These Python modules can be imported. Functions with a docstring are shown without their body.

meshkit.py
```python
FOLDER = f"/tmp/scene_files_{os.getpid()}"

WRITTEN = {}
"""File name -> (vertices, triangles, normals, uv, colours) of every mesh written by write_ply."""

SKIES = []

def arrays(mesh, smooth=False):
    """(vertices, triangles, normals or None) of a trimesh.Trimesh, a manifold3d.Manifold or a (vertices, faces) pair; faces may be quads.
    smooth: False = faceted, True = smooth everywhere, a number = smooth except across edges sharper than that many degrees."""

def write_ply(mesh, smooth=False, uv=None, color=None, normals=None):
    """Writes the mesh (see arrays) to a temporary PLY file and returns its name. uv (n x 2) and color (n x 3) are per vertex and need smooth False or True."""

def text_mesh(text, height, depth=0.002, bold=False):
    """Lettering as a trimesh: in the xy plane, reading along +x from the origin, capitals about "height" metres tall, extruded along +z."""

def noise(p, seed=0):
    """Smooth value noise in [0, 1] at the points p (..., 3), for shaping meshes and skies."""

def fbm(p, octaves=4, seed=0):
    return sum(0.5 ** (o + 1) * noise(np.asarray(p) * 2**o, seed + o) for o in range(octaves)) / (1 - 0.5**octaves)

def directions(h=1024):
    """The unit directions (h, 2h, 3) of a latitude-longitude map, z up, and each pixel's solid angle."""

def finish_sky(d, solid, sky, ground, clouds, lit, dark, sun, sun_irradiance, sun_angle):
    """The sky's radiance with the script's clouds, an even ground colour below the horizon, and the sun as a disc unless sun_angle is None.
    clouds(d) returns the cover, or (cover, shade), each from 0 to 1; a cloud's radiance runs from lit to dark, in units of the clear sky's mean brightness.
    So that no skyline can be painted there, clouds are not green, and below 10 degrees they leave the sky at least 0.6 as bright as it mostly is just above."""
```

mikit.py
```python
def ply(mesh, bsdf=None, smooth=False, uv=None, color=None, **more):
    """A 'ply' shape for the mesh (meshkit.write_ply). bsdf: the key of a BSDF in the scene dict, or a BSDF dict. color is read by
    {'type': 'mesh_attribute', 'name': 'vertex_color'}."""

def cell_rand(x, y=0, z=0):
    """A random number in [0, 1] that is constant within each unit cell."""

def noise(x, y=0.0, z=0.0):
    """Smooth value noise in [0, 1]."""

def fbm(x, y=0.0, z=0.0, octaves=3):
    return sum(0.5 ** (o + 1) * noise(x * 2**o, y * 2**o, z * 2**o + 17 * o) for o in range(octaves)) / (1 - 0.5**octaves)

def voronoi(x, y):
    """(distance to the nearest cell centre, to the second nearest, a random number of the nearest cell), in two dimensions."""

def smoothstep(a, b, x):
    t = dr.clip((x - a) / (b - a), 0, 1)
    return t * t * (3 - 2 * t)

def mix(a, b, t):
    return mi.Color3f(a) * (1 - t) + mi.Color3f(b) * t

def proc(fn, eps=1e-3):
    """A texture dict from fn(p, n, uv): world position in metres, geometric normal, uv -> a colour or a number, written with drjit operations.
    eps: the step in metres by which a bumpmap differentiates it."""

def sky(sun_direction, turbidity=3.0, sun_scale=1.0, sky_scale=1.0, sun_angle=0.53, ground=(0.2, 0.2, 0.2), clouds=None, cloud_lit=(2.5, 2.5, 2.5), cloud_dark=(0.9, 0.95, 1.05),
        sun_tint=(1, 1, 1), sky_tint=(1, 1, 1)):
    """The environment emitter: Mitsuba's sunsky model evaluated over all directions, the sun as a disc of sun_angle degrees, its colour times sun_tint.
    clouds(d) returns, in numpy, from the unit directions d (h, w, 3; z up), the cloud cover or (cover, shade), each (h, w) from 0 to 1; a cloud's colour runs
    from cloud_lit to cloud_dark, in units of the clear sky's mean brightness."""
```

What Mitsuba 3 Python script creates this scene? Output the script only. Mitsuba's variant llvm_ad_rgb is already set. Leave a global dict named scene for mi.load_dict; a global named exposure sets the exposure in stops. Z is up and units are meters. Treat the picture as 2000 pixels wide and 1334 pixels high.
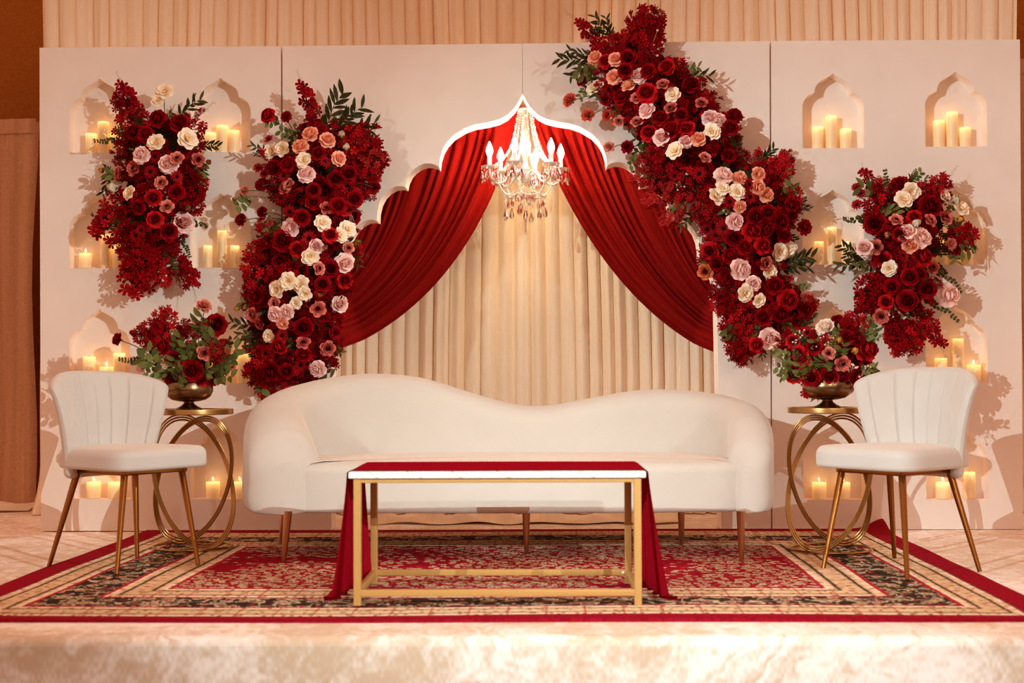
import math, random
import numpy as np, trimesh, mitsuba as mi, mikit, drjit as dr
from manifold3d import CrossSection, Manifold
from mikit import proc, noise, fbm, voronoi, smoothstep, mix, cell_rand
T = mi.ScalarTransform4f
PI = math.pi
scene, labels = {}, {}

# ------------------------------------------------------------------ camera, lights, exposure
W_, H_, F_ = 2000, 1334, 2650.0          # photograph frame, focal length in its pixels
CAM = np.array([0.0563, -6.78, 0.77])
yaw, pitch, roll = math.radians(0.97), math.atan(68 / F_), math.radians(0.24)
FWD = np.array([-math.sin(yaw) * math.cos(pitch), math.cos(yaw) * math.cos(pitch), math.sin(pitch)])
up0 = np.array([math.sin(roll), 0, math.cos(roll)])
RGT = np.cross(FWD, up0); RGT /= np.linalg.norm(RGT)
UPV = np.cross(RGT, FWD)
scene['camera'] = {'type': 'thinlens', 'fov': math.degrees(2 * math.atan(W_ / 2 / F_)), 'fov_axis': 'x', 'aperture_radius': 0.0085, 'focus_distance': 6.55,
                   'near_clip': 0.1, 'far_clip': 100.0,
                   'to_world': T().look_at(origin=CAM.tolist(), target=(CAM + FWD).tolist(), up=UPV.tolist())}
exposure = 0.0
def rgb(*c): return {'type': 'rgb', 'value': list(c)}
scene['hall_ambience'] = {'type': 'constant', 'radiance': rgb(0.80, 0.40, 0.255), 'sampling_weight': 24.0}
def spot(key, o, t, inten, cut, beam):
    scene[key] = {'type': 'spot', 'to_world': T().look_at(origin=o, target=t, up=[0, 0, 1]), 'intensity': rgb(*inten), 'cutoff_angle': cut, 'beam_width': beam, 'sampling_weight': 24.0}
spot('stage_spot', [-4.2, -7.5, 2.6], [1.75, -0.2, 0.90], (116, 136, 132), 16.5, 7.5)
spot('stage_spot_001', [4.2, -7.5, 2.6], [-1.65, -0.2, 0.75], (108, 122, 114), 15.5, 6.5)
spot('stage_spot_002', [1.6, -9.5, 3.0], [0.75, -2.9, -0.5], (106, 112, 106), 17.0, 4.5)

def ray(px, py):
    d = FWD + RGT * ((px - W_ / 2) / F_) - UPV * ((py - H_ / 2) / F_)
    return d
def at(px, py, Y=0.0):
    """The point seen at a photograph pixel, on the upright plane y = Y."""
    d = ray(px, py)
    return CAM + d * ((Y - CAM[1]) / d[1])
def ground(px, py, Z=0.0):
    d = ray(px, py)
    return CAM + d * ((Z - CAM[2]) / d[2])

# ------------------------------------------------------------------ bookkeeping
def numbered(key):
    if key not in used: used.add(key); return key
    k = 1
    while f'{key}_{k:03d}' in used: k += 1
    key = f'{key}_{k:03d}'; used.add(key); return key
used = set()
def thing(name, label=None, cat=None, group=None, kind=None):
    key = numbered(name)
    d = {}
    if label: d['label'] = label
    if cat: d['category'] = cat
    if group: d['group'] = group
    if kind: d['kind'] = kind
    labels[key] = d
    return key
counters = {}
def part(parent, name, shape, label=None, to_world=None, kind=None):
    base = f'{parent}__{name}'
    n = counters.get(base, 0); counters[base] = n + 1
    key = base if n == 0 else f'{base}_{n:03d}'
    if to_world is not None: shape = {**shape, 'to_world': to_world}
    scene[key] = shape
    d = {}
    if label: d['label'] = label
    if kind: d['kind'] = kind
    if d: labels[key] = d
    return key
def solo(name, shape, label, cat, group=None, kind=None, to_world=None):
    key = thing(name, label, cat, group, kind)
    scene[key] = shape if to_world is None else {**shape, 'to_world': to_world}
    return key
def structure(name, shape, label=None):
    key = numbered(name); scene[key] = shape; labels[key] = {'kind': 'structure', **({'label': label} if label else {})}
    return key

# ------------------------------------------------------------------ mesh helpers
def merge(ms):
    V, Fc, n = [], [], 0
    for m in ms:
        v, f = (np.asarray(m[0]), np.asarray(m[1])) if isinstance(m, tuple) else (np.asarray(m.vertices), np.asarray(m.faces))
        V.append(v); Fc.append(f + n); n += len(v)
    return np.vstack(V), np.vstack(Fc)
def grid(P, cu=False, cv=False):
    n, m = P.shape[:2]
    i, j = np.meshgrid(np.arange(n if cu else n - 1), np.arange(m if cv else m - 1), indexing='ij')
    i2, j2 = (i + 1) % n, (j + 1) % m
    q = np.stack([i * m + j, i2 * m + j, i2 * m + j2, i * m + j2], -1).reshape(-1, 4)
    return P.reshape(-1, 3), np.vstack([q[:, [0, 1, 2]], q[:, [0, 2, 3]]])
def lathe(prof, n=32):
    prof = np.asarray(prof, float)
    a = np.arange(n) * 2 * PI / n
    P = np.stack([prof[None, :, 0] * np.cos(a)[:, None], prof[None, :, 0] * np.sin(a)[:, None], np.broadcast_to(prof[:, 1], (n, len(prof)))], -1)
    return grid(P, cu=True)
def tube(pts, rad, sides=8, closed=False, squash=None):
    p = np.asarray(pts, float)
    if closed:
        t = np.roll(p, -1, 0) - np.roll(p, 1, 0)
    else:
        t = np.gradient(p, axis=0)
    t /= np.linalg.norm(t, axis=1, keepdims=True) + 1e-12
    a = np.zeros_like(p)
    ref = np.array([0, 0, 1.0]) if abs(t[0, 2]) < 0.9 else np.array([1.0, 0, 0])
    v = np.cross(t[0], ref)
    for k in range(len(p)):
        v = v - t[k] * (v @ t[k]); v /= np.linalg.norm(v) + 1e-12
        a[k] = v
    b = np.cross(t, a)
    r = np.broadcast_to(np.asarray(rad, float), (len(p),))[:, None, None]
    ang = np.arange(sides) * 2 * PI / sides
    P = p[:, None] + r * (np.cos(ang)[None, :, None] * a[:, None] + np.sin(ang)[None, :, None] * b[:, None])
    V, Fc = grid(P, cu=closed, cv=True)
    if not closed:
        n = len(V)
        V = np.vstack([V, p[:1], p[-1:]])
        k = np.arange(sides); k2 = (k + 1) % sides; o = (len(p) - 1) * sides
        Fc = np.vstack([Fc, np.stack([k2, k, k * 0 + n], 1)[:, ::1], np.stack([o + k, o + k2, k * 0 + n + 1], 1)])
    return V, Fc
def rbox(sx, sy, sz, r=0.006, c=(0, 0, 0), seg=8):
    s = Manifold.sphere(r, seg)
    pts = [s.translate((c[0] + x * (sx / 2 - r), c[1] + y * (sy / 2 - r), c[2] + z * (sz / 2 - r))) for x in (-1, 1) for y in (-1, 1) for z in (-1, 1)]
    m = Manifold.batch_hull(pts).to_mesh()
    return np.array(m.vert_properties[:, :3]), np.array(m.tri_verts)
def spline(pts, n, closed=False):
    """Catmull-Rom through the rows of pts (any number of columns)."""
    p = np.asarray(pts, float)
    if not closed: p = np.vstack([2 * p[0] - p[1], p, 2 * p[-1] - p[-2]])
    segs = len(p) - 3
    t = np.linspace(0, segs - 1e-9, n); k = t.astype(int); u = (t - k)[:, None]
    a, b, c, d = p[k], p[k + 1], p[k + 2], p[k + 3]
    return 0.5 * (2 * b + (c - a) * u + (2 * a - 5 * b + 4 * c - d) * u ** 2 + (3 * b - a - 3 * c + d) * u ** 3)
def prism(poly, y0, y1):
    """A polygon of (x, z) points pushed from y0 to y1, as a Manifold."""
    p = np.asarray(poly, float)
    if np.sum(p[:, 0] * np.roll(p[:, 1], -1) - np.roll(p[:, 0], -1) * p[:, 1]) < 0: p = p[::-1]
    m = CrossSection([p]).extrude(y1 - y0)            # z up = depth
    return m.transform(np.array([[1, 0, 0, 0], [0, 0, -1, y1], [0, 1, 0, 0]], float))
def rounded_slab(poly, z0, z1, rt, rb, seg=5, dome=0.0):
    """A closed outline with rounded top and bottom edges (ring by ring along the outline's normals)."""
    p = np.asarray(poly, float)
    if np.sum(p[:, 0] * np.roll(p[:, 1], -1) - np.roll(p[:, 0], -1) * p[:, 1]) < 0: p = p[::-1]
    t = np.roll(p, -1, 0) - np.roll(p, 1, 0); t /= np.linalg.norm(t, axis=1, keepdims=True)
    nrm = np.stack([-t[:, 1], t[:, 0]], 1)            # inward
    rings = []
    for a in np.linspace(0, PI / 2, seg): rings.append((rb * (1 - math.sin(a)), z0 + rb * (1 - math.cos(a))))
    for a in np.linspace(0, PI / 2, seg): rings.append((rt * (1 - math.cos(a)), z1 - rt * (1 - math.sin(a))))
    rings.append((rt + 0.03, z1 + dome * 0.4))
    P = np.stack([np.column_stack([p + nrm * o, np.full(len(p), z)]) for o, z in rings], 1)
    V, Fc = grid(P, cu=True)
    m, k = len(rings), np.arange(len(p)); k2 = (k + 1) % len(p)
    top = P[:, -1].mean(0) + [0, 0, dome * 0.6]; bot = P[:, 0].mean(0); n = len(V)
    V = np.vstack([V, bot, top])
    Fc = np.vstack([Fc, np.stack([k2 * m, k * m, k * 0 + n], 1), np.stack([k * m + m - 1, k2 * m + m - 1, k * 0 + n + 1], 1)])
    return V, Fc
def xf(m, M):
    V = np.asarray(m[0]); M = np.asarray(M, float)
    return V @ M[:3, :3].T + M[:3, 3], m[1]
def Tr(x, y, z): M = np.eye(4); M[:3, 3] = (x, y, z); return M
def Rz(a): M = np.eye(4); c, s = math.cos(a), math.sin(a); M[:2, :2] = [[c, -s], [s, c]]; return M
def Rx(a): M = np.eye(4); c, s = math.cos(a), math.sin(a); M[1:3, 1:3] = [[c, -s], [s, c]]; return M
def Ry(a): M = np.eye(4); c, s = math.cos(a), math.sin(a); M[0, 0] = c; M[0, 2] = s; M[2, 0] = -s; M[2, 2] = c; return M
def S3(a, b=None, c=None): return np.diag([a, b if b else a, c if c else a, 1.0])
def TW(M): return T(np.asarray(M, float))

# ------------------------------------------------------------------ materials
def mat(key, **d): scene["material_" + key] = d; return key
def ply(mesh, bsdf, smooth=False, **k): return mikit.ply(mesh, "material_" + bsdf, smooth, **k)
def two(**d): return {'type': 'twosided', 'bsdf': d}
def paint(c, rough=0.6, spec=0.3, **k): return dict(type='principled', base_color=c if isinstance(c, dict) else rgb(*c), roughness=rough, specular=spec, **k)
def panel_fn(p, n, uv):
    g = fbm(p.x * 9, p.z * 9, p.y * 9)
    return mix((0.82, 0.735, 0.665), (0.86, 0.775, 0.705), g)
mat('panel_paint', **two(**paint(proc(panel_fn), 0.7, 0.2)))
def drape_fn(p, n, uv):
    g = fbm(p.x * 60, p.z * 1.5, 0.0) * 0.6 + noise(p.x * 260, p.z * 200) * 0.4
    return mix((0.80, 0.665, 0.50), (0.93, 0.81, 0.63), g)
mat('ivory_cloth', **two(**paint(proc(drape_fn), 0.8, 0.1)))
def red_fn(p, n, uv):
    g = fbm(uv.x * 90, uv.y * 3, 0.0)
    return mix((0.15, 0.0030, 0.003), (0.25, 0.010, 0.008), g)
mat('red_chiffon', **two(type='diffuse', reflectance=proc(red_fn)))
def runner_fn(p, n, uv):
    g = noise(p.x * 220, p.y * 220, p.z * 220)
    return mix((0.25, 0.003, 0.010), (0.32, 0.005, 0.015), g)
mat('red_satin', **two(type='diffuse', reflectance=proc(runner_fn)))
def velvet_fn(p, n, uv):
    a = fbm(p.x * 3.2, p.y * 3.2 + 5, p.z * 3.0, 4)
    warp = fbm(p.x * 6, p.y * 6, p.z * 6) * 2.4
    b = noise(p.x * 34 + warp * 6, p.y * 26 + 3, p.z * 13 + warp * 3)
    c = noise(p.x * 120, p.y * 120, p.z * 60)
    k = smoothstep(0.30, 0.72, 0.5 * a + 0.32 * b + 0.18 * c)
    return mix((0.66, 0.51, 0.37), (0.95, 0.92, 0.88), k)
mat('crushed_velvet', **two(**paint(proc(velvet_fn), 0.55, 0.4, sheen=0.8)))
def upholstery_fn(p, n, uv):
    g = 0.6 * fbm(p.x * 14, p.y * 14, p.z * 14) + 0.4 * noise(p.x * 300, p.y * 300, p.z * 300)
    return mix((0.55, 0.505, 0.455), (0.60, 0.55, 0.495), g)
mat('ivory_velvet', **two(**paint(proc(upholstery_fn), 0.7, 0.15, sheen=0.25)))
def white_fn(p, n, uv):
    g = 0.6 * fbm(p.x * 10, p.y * 10, p.z * 10) + 0.4 * noise(p.x * 260, p.y * 260, p.z * 260)
    return mix((0.60, 0.585, 0.555), (0.65, 0.635, 0.605), g)
mat('white_velvet', **two(**paint(proc(white_fn), 0.7, 0.15, sheen=0.25)))
mat('bronze_gold', **two(**paint((0.31, 0.125, 0.028), 0.22, 0.5, metallic=1.0)))
mat('rose_gold', **two(**paint((0.58, 0.31, 0.165), 0.22, 0.5, metallic=1.0)))
mat('brass', **two(**paint((0.48, 0.29, 0.105), 0.26, 0.5, metallic=1.0)))
mat('gold_paint', **two(**paint((0.55, 0.31, 0.095), 0.42, 0.5, metallic=0.4)))
def bowl_fn(p, n, uv):
    return mix((0.20, 0.12, 0.055), (0.30, 0.19, 0.10), fbm(p.x * 30, p.y * 30, p.z * 90))
mat('antique_brass', **two(**paint(proc(bowl_fn), 0.27, 0.5, metallic=1.0)))
def marble_fn(p, n, uv):
    w = p.x * 7.2 + 0.9 * fbm(p.x * 5, p.y * 5, p.z * 5) + p.y * 3 + p.z * 12
    v = dr.abs(w - dr.floor(w) - 0.5)
    return mix((0.30, 0.22, 0.16), (0.80, 0.78, 0.75), smoothstep(0.0, 0.03, v))
mat('marble', **two(**paint(proc(marble_fn), 0.25, 0.5)))
mat('petal', **two(type='diffuse', reflectance={'type': 'mesh_attribute', 'name': 'vertex_color'}))
mat('leafy', **two(**paint({'type': 'mesh_attribute', 'name': 'vertex_color'}, 0.5, 0.15)))
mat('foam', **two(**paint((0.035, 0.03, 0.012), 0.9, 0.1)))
mat('candle_wax', **two(**paint((0.85, 0.66, 0.40), 0.45, 0.4)))
mat('wick', type='diffuse', reflectance=rgb(0.05, 0.03, 0.02))
mat('hurricane_glass', type='thindielectric', int_ior=1.5)
mat('crystal', type='dielectric', int_ior=1.55)
mat('bead_glass', **two(**paint((0.88, 0.80, 0.70), 0.08, 0.9, clearcoat=1.0)))
mat('chandelier_white', **two(**paint((0.88, 0.84, 0.78), 0.2, 0.6)))
def brown_fn(p, n, uv):
    g = fbm(p.x * 2.2, p.y * 2.2, p.z * 1.2) * 0.6 + noise(p.x * 90, p.y * 90, p.z * 90) * 0.4
    return mix((0.25, 0.070, 0.006), (0.46, 0.145, 0.018), g)
mat('brown_wall', **two(**paint(proc(brown_fn), 0.8, 0.15)))
def sheer_fn(p, n, uv):
    g = 0.5 * fbm(p.x * 40, p.z * 1.2, 0.0) + 0.5 * noise(p.x * 240, p.z * 240)
    return mix((0.42, 0.205, 0.10), (0.74, 0.43, 0.25), g)
mat('brown_sheer', **two(**paint(proc(sheer_fn), 0.8, 0.15)))
mat('hall_carpet', **two(**paint((0.06, 0.035, 0.022), 0.9, 0.1)))
mat('dark_strip', type='diffuse', reflectance=rgb(0.02, 0.012, 0.01))

# ------------------------------------------------------------------ the setting: stage, hall, rear walls
STAGE_FRONT = ground(1000, 1243)[1]
SX = 4.2
# stage top and skirt, covered in crushed velvet, with a rounded nosing
prof = [(1.9, -0.05), (1.9, 0.0)] + [(y, 0.0) for y in np.linspace(1.6, STAGE_FRONT + 0.03, 6)]
prof += [(STAGE_FRONT + 0.03 - 0.03 * math.sin(a), -0.03 + 0.03 * math.cos(a)) for a in np.linspace(0.3, PI / 2, 5)]
xs = np.linspace(-SX, SX, 3)
top = np.array([[(x, y, z) for y, z in prof] for x in xs])
structure('floor', ply(grid(top), 'crushed_velvet', smooth=40), 'ivory crushed velvet covering the top of the low stage')
rngk = np.random.default_rng(5)
nx, nz = 260, 14
X, Z = np.meshgrid(np.linspace(-SX, SX, nx), np.linspace(-0.03, -0.5, nz), indexing='ij')
Yv = STAGE_FRONT - 0.004 * np.sin(X * 23 + 2 * np.sin(X * 5)) * (np.abs(Z) / 0.5) ** 0.7
structure('trim_1', ply(grid(np.stack([X, Yv, Z], -1)), 'crushed_velvet', smooth=True), 'ivory crushed velvet skirt on the front face of the stage')
structure('ground', ply(rbox(24, 18, 0.04, 0.01, (0, -7.0, -0.52)), 'hall_carpet'), 'dark carpet of the hall in front of the stage')
structure('wall_back', ply(rbox(12, 0.1, 5.2, 0.02, (0, 1.95, 2.05)), 'brown_wall'), 'brown rear wall of the hall')

def pleats(x, seed, period, depth):
    """Gathered cloth: broad rounded folds with narrow grooves of uneven width."""
    r = np.random.default_rng(seed)
    w = x / period
    for k in range(4): w = w + r.uniform(0.16, 0.42) * np.sin(x * r.uniform(2.0, 9.0) + r.uniform(0, 6.28))
    base = np.abs(np.sin(PI * w)) ** 0.42
    return depth * (base + 0.16 * np.sin(x * 71 + 3 * np.sin(x * 13)) + 0.25 * np.sin(w * 2.1 + 1))

# ivory drape behind the panels (its hem flares and lies on the stage)
xl, xr = at(84, 60, 1.0)[0], at(1984, 60, 1.0)[0]
nx = 1500
x = np.linspace(xl, xr, nx)
zs = np.concatenate([np.linspace(0.006, 0.3, 9), np.linspace(0.5, 3.35, 12)])
ff = pleats(x, 3, 0.080, 0.062)
P = np.zeros((nx, len(zs), 3))
for j, z in enumerate(zs):
    sway = 0.012 * math.sin(z * 2.3) * np.sin(x * 2.7)
    flare = max(0, 0.3 - z) / 0.3
    P[:, j, 0] = x + sway
    P[:, j, 1] = 1.02 - ff * (0.8 + 0.5 * flare) - 0.16 * flare ** 2
    P[:, j, 2] = z
solo('curtain', ply(grid(P), 'ivory_cloth', smooth=True), 'tall pleated ivory drape hanging behind the arched backdrop panels', 'curtain')

def sheer(name, x0, x1, ztop, y, label, seed):
    nx = 160
    x = np.linspace(x0, x1, nx); zs = np.linspace(0.01, ztop, 10)
    f = pleats(x, seed, 0.2, 0.05)
    P = np.zeros((nx, len(zs), 3))
    for j, z in enumerate(zs): P[:, j] = np.stack([x + 0.02 * np.sin(z * 3 + x * 4), y - f * (0.6 + 0.4 * (1 - z / ztop)), x * 0 + z], 1)
    k = thing(name, label, 'curtain')
    part(k, 'cloth', ply(grid(P), 'brown_sheer', smooth=True))
    hem = np.stack([x, y - f * 0.6 - 0.004, x * 0 + ztop], 1)
    part(k, 'heading', ply(grid(np.stack([hem - [0, 0.004, 0.07], hem + [0, 0.0, 0.02]], 1)), 'brown_sheer', smooth=True))
sheer('curtain', -4.3, at(66, 600, 1.45)[0], at(40, 237, 1.45)[2], 1.5, 'brown sheer curtain hanging left of the backdrop, below the brown wall', 8)
sheer('curtain', at(1978, 600, 1.45)[0], 4.3, at(1990, 120, 1.45)[2], 1.5, 'brown sheer curtain at the extreme right edge beyond the backdrop', 9)
# loose cloth lying on the stage under the arch and at the foot of the left curtain
def puddle(x0, x1, y0, y1, h, seed, label):
    r = np.random.default_rng(seed)
    nx, ny = 120, 14
    X, Y = np.meshgrid(np.linspace(x0, x1, nx), np.linspace(y0, y1, ny), indexing='ij')
    t = np.linspace(0, 1, ny)[None, :]
    w = sum(r.uniform(.3, 1) * np.sin(X * r.uniform(6, 30) + Y * r.uniform(-20, 20) + r.uniform(0, 6)) for _ in range(7)) / 4
    Z = 0.004 + h * (0.55 + 0.6 * w).clip(0.05, 1.3) * np.sin(PI * t.clip(0.02, 0.98)) ** 0.6
    Y = Y + 0.03 * np.sin(X * 17)
    solo('loose_cloth', ply(grid(np.stack([X, Y, Z], -1)), 'ivory_cloth', smooth=True), label, 'cloth')
puddle(-0.78, 0.82, 0.28, 0.68, 0.05, 4, 'crumpled ivory cloth lying on the stage under the arch behind the sofa')
puddle(-3.9, at(78, 1000, 1.2)[0], 0.98, 1.34, 0.07, 6, 'crumpled ivory cloth at the foot of the brown curtain on the left')

# ------------------------------------------------------------------ backdrop panels with arch and niches
TH = 0.16
def zpx(py, px=1023): return at(px, py)[2]
half = [(0, 183), (4, 190), (9, 199), (15, 209), (30, 224), (46, 232.5), (68, 238), (94, 242), (114, 249), (137, 263), (150, 277), (158, 291), (163, 307), (165, 325),
        (172, 320.5), (182, 318), (193, 318), (204, 322), (214, 329), (222, 338), (228, 350), (231, 364),
        (240, 361.5), (252, 363), (264, 369), (274, 379), (282, 393), (286, 410), (287, 430),
        (296, 427), (307, 428.5), (318, 434), (328, 443), (337, 456), (343, 472), (346, 490), (346, 515),
        (354, 518), (363, 528), (371, 545), (376, 566), (377, 590)]
arch = [(dx / 390.9, zpx(py)) for dx, py in half]
niche = [(0, 147), (4, 143), (9, 139.5), (17, 135.5), (25, 131), (31, 125), (35, 117), (37, 108), (44, 106), (50, 102), (55, 96), (58, 90), (60, 82), (60, 0)]
NICHES = [  # centre px, sill py, board
    (194, 298), (430, 297), (194, 524), (430, 523), (194, 750), (430, 750), (196, 975), (431, 975),
    (1628, 289), (1868, 286), (1628, 517), (1868, 517), (1629, 746), (1869, 745), (1630, 976), (1870, 976)]
ND = 0.085
def board(name, corners, label, cut=None, niches=(), trace=None):
    p = [(lambda q: (q[0], max(q[2], 0.003)))(at(*c)) for c in corners] if trace is None else trace
    m = prism(p, 0.0, TH)
    for cx, sy in niches:
        c = at(cx, sy); s = 1 / 390.9
        pts = [(c[0] + dx * s, c[2] + dz * s) for dx, dz in niche] + [(c[0] - dx * s, c[2] + dz * s) for dx, dz in niche[::-1] if dx > 0]
        m -= prism(pts, -0.05, ND)
    solo(name, ply(m, 'panel_paint', smooth=25), label, 'panel')
bl, br = at(80, 1037), at(1998, 1038)
board('backdrop_panel', [(77, 93), (548, 90), (551, 1037), (80, 1037)], 'blush white backdrop panel on the left with eight candle niches', niches=NICHES[:8])
board('backdrop_panel', [(1506.5, 80), (1992, 77), (1998, 1038), (1509, 1037.5)], 'blush white backdrop panel on the right with eight candle niches', niches=NICHES[8:])
q0, q1 = at(551.5, 90), at(553.5, 1037)
board('backdrop_panel', None, 'left half of the scalloped arch backdrop, plain blush white board', trace=[(q0[0], q0[2]), (-0.0008, at(1023, 85)[2])] + [(-a if a > 0 else -0.0008, z) for a, z in arch] + [(-0.9645, 0.003), (q1[0], 0.003)])
q0, q1 = at(1503, 80), at(1506, 1037)
board('backdrop_panel', None, 'right half of the scalloped arch backdrop, plain blush white board', trace=[(q0[0], q0[2]), (0.0008, at(1023, 85)[2])] + [(a if a > 0 else 0.0008, z) for a, z in arch] + [(0.978, 0.003), (q1[0], 0.003)])

# ------------------------------------------------------------------ candles in the niches
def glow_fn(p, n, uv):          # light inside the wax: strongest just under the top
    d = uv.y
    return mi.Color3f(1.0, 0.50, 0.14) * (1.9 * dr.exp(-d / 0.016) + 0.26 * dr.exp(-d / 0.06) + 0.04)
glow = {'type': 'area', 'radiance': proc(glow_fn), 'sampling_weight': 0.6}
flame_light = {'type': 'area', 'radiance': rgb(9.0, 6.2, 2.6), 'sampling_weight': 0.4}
fprof = [(0.0, 0), (0.0032, 0.002), (0.0046, 0.006), (0.0040, 0.011), (0.0022, 0.017), (0.0, 0.022)]
flame_mesh = lathe([(max(r, 1e-5), z) for r, z in fprof], 10)
def candle(px, ptop, psill, wpx, label, group, flame=False, glass=False, yc=0.045):
    b, t = at(px, psill, yc), at(px, ptop, yc)
    h, r = t[2] - b[2], wpx / 2 / 388 - (0.005 if glass else 0)
    prof = [(1e-5, 0), (r * .96, 0), (r, 0.003), (r, h * 0.35), (r, h * 0.65), (r, h - 0.035), (r, h - 0.015), (r, h - 0.004), (r * .95, h), (r * .8, h - 0.001), (r * .72, h - 0.006), (1e-5, h - 0.007)]
    V, Fc = lathe(prof, 20)
    z0 = at(px, psill, 0)[2]
    key = thing('candle', label, 'candle', group)
    M = TW(Tr(b[0], yc, z0 + 0.0015))
    uv = np.stack([V[:, 0] * 0, (h - V[:, 2])], 1)
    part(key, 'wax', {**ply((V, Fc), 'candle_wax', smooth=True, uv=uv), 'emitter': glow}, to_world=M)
    part(key, 'wick', ply(tube([(0, 0, h - 0.008), (0.0004, 0, h - 0.001), (0.0012, 0, h + 0.006)], 0.0008, 5), 'wick'), to_world=M)
    if flame:
        part(key, 'flame', {**ply(flame_mesh, 'wick', smooth=True), 'emitter': flame_light}, 'small bright flame', to_world=TW(Tr(b[0] + 0.0012, yc, z0 + h + 0.005)))
    if glass:
        R, hh = r + 0.004, h + 0.035
        g = lathe([(R, 0.0), (R, hh)], 24)
        solo('hurricane_glass', ply(g, 'hurricane_glass', smooth=True), 'clear glass sleeve around the ' + label.replace('glowing ', '').replace(' with flame', ''), 'glass sleeve', 'glass sleeves around the candles', to_world=TW(Tr(b[0], yc, z0 + 0.002)))
rows = ['top', 'second', 'third', 'bottom']
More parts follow.
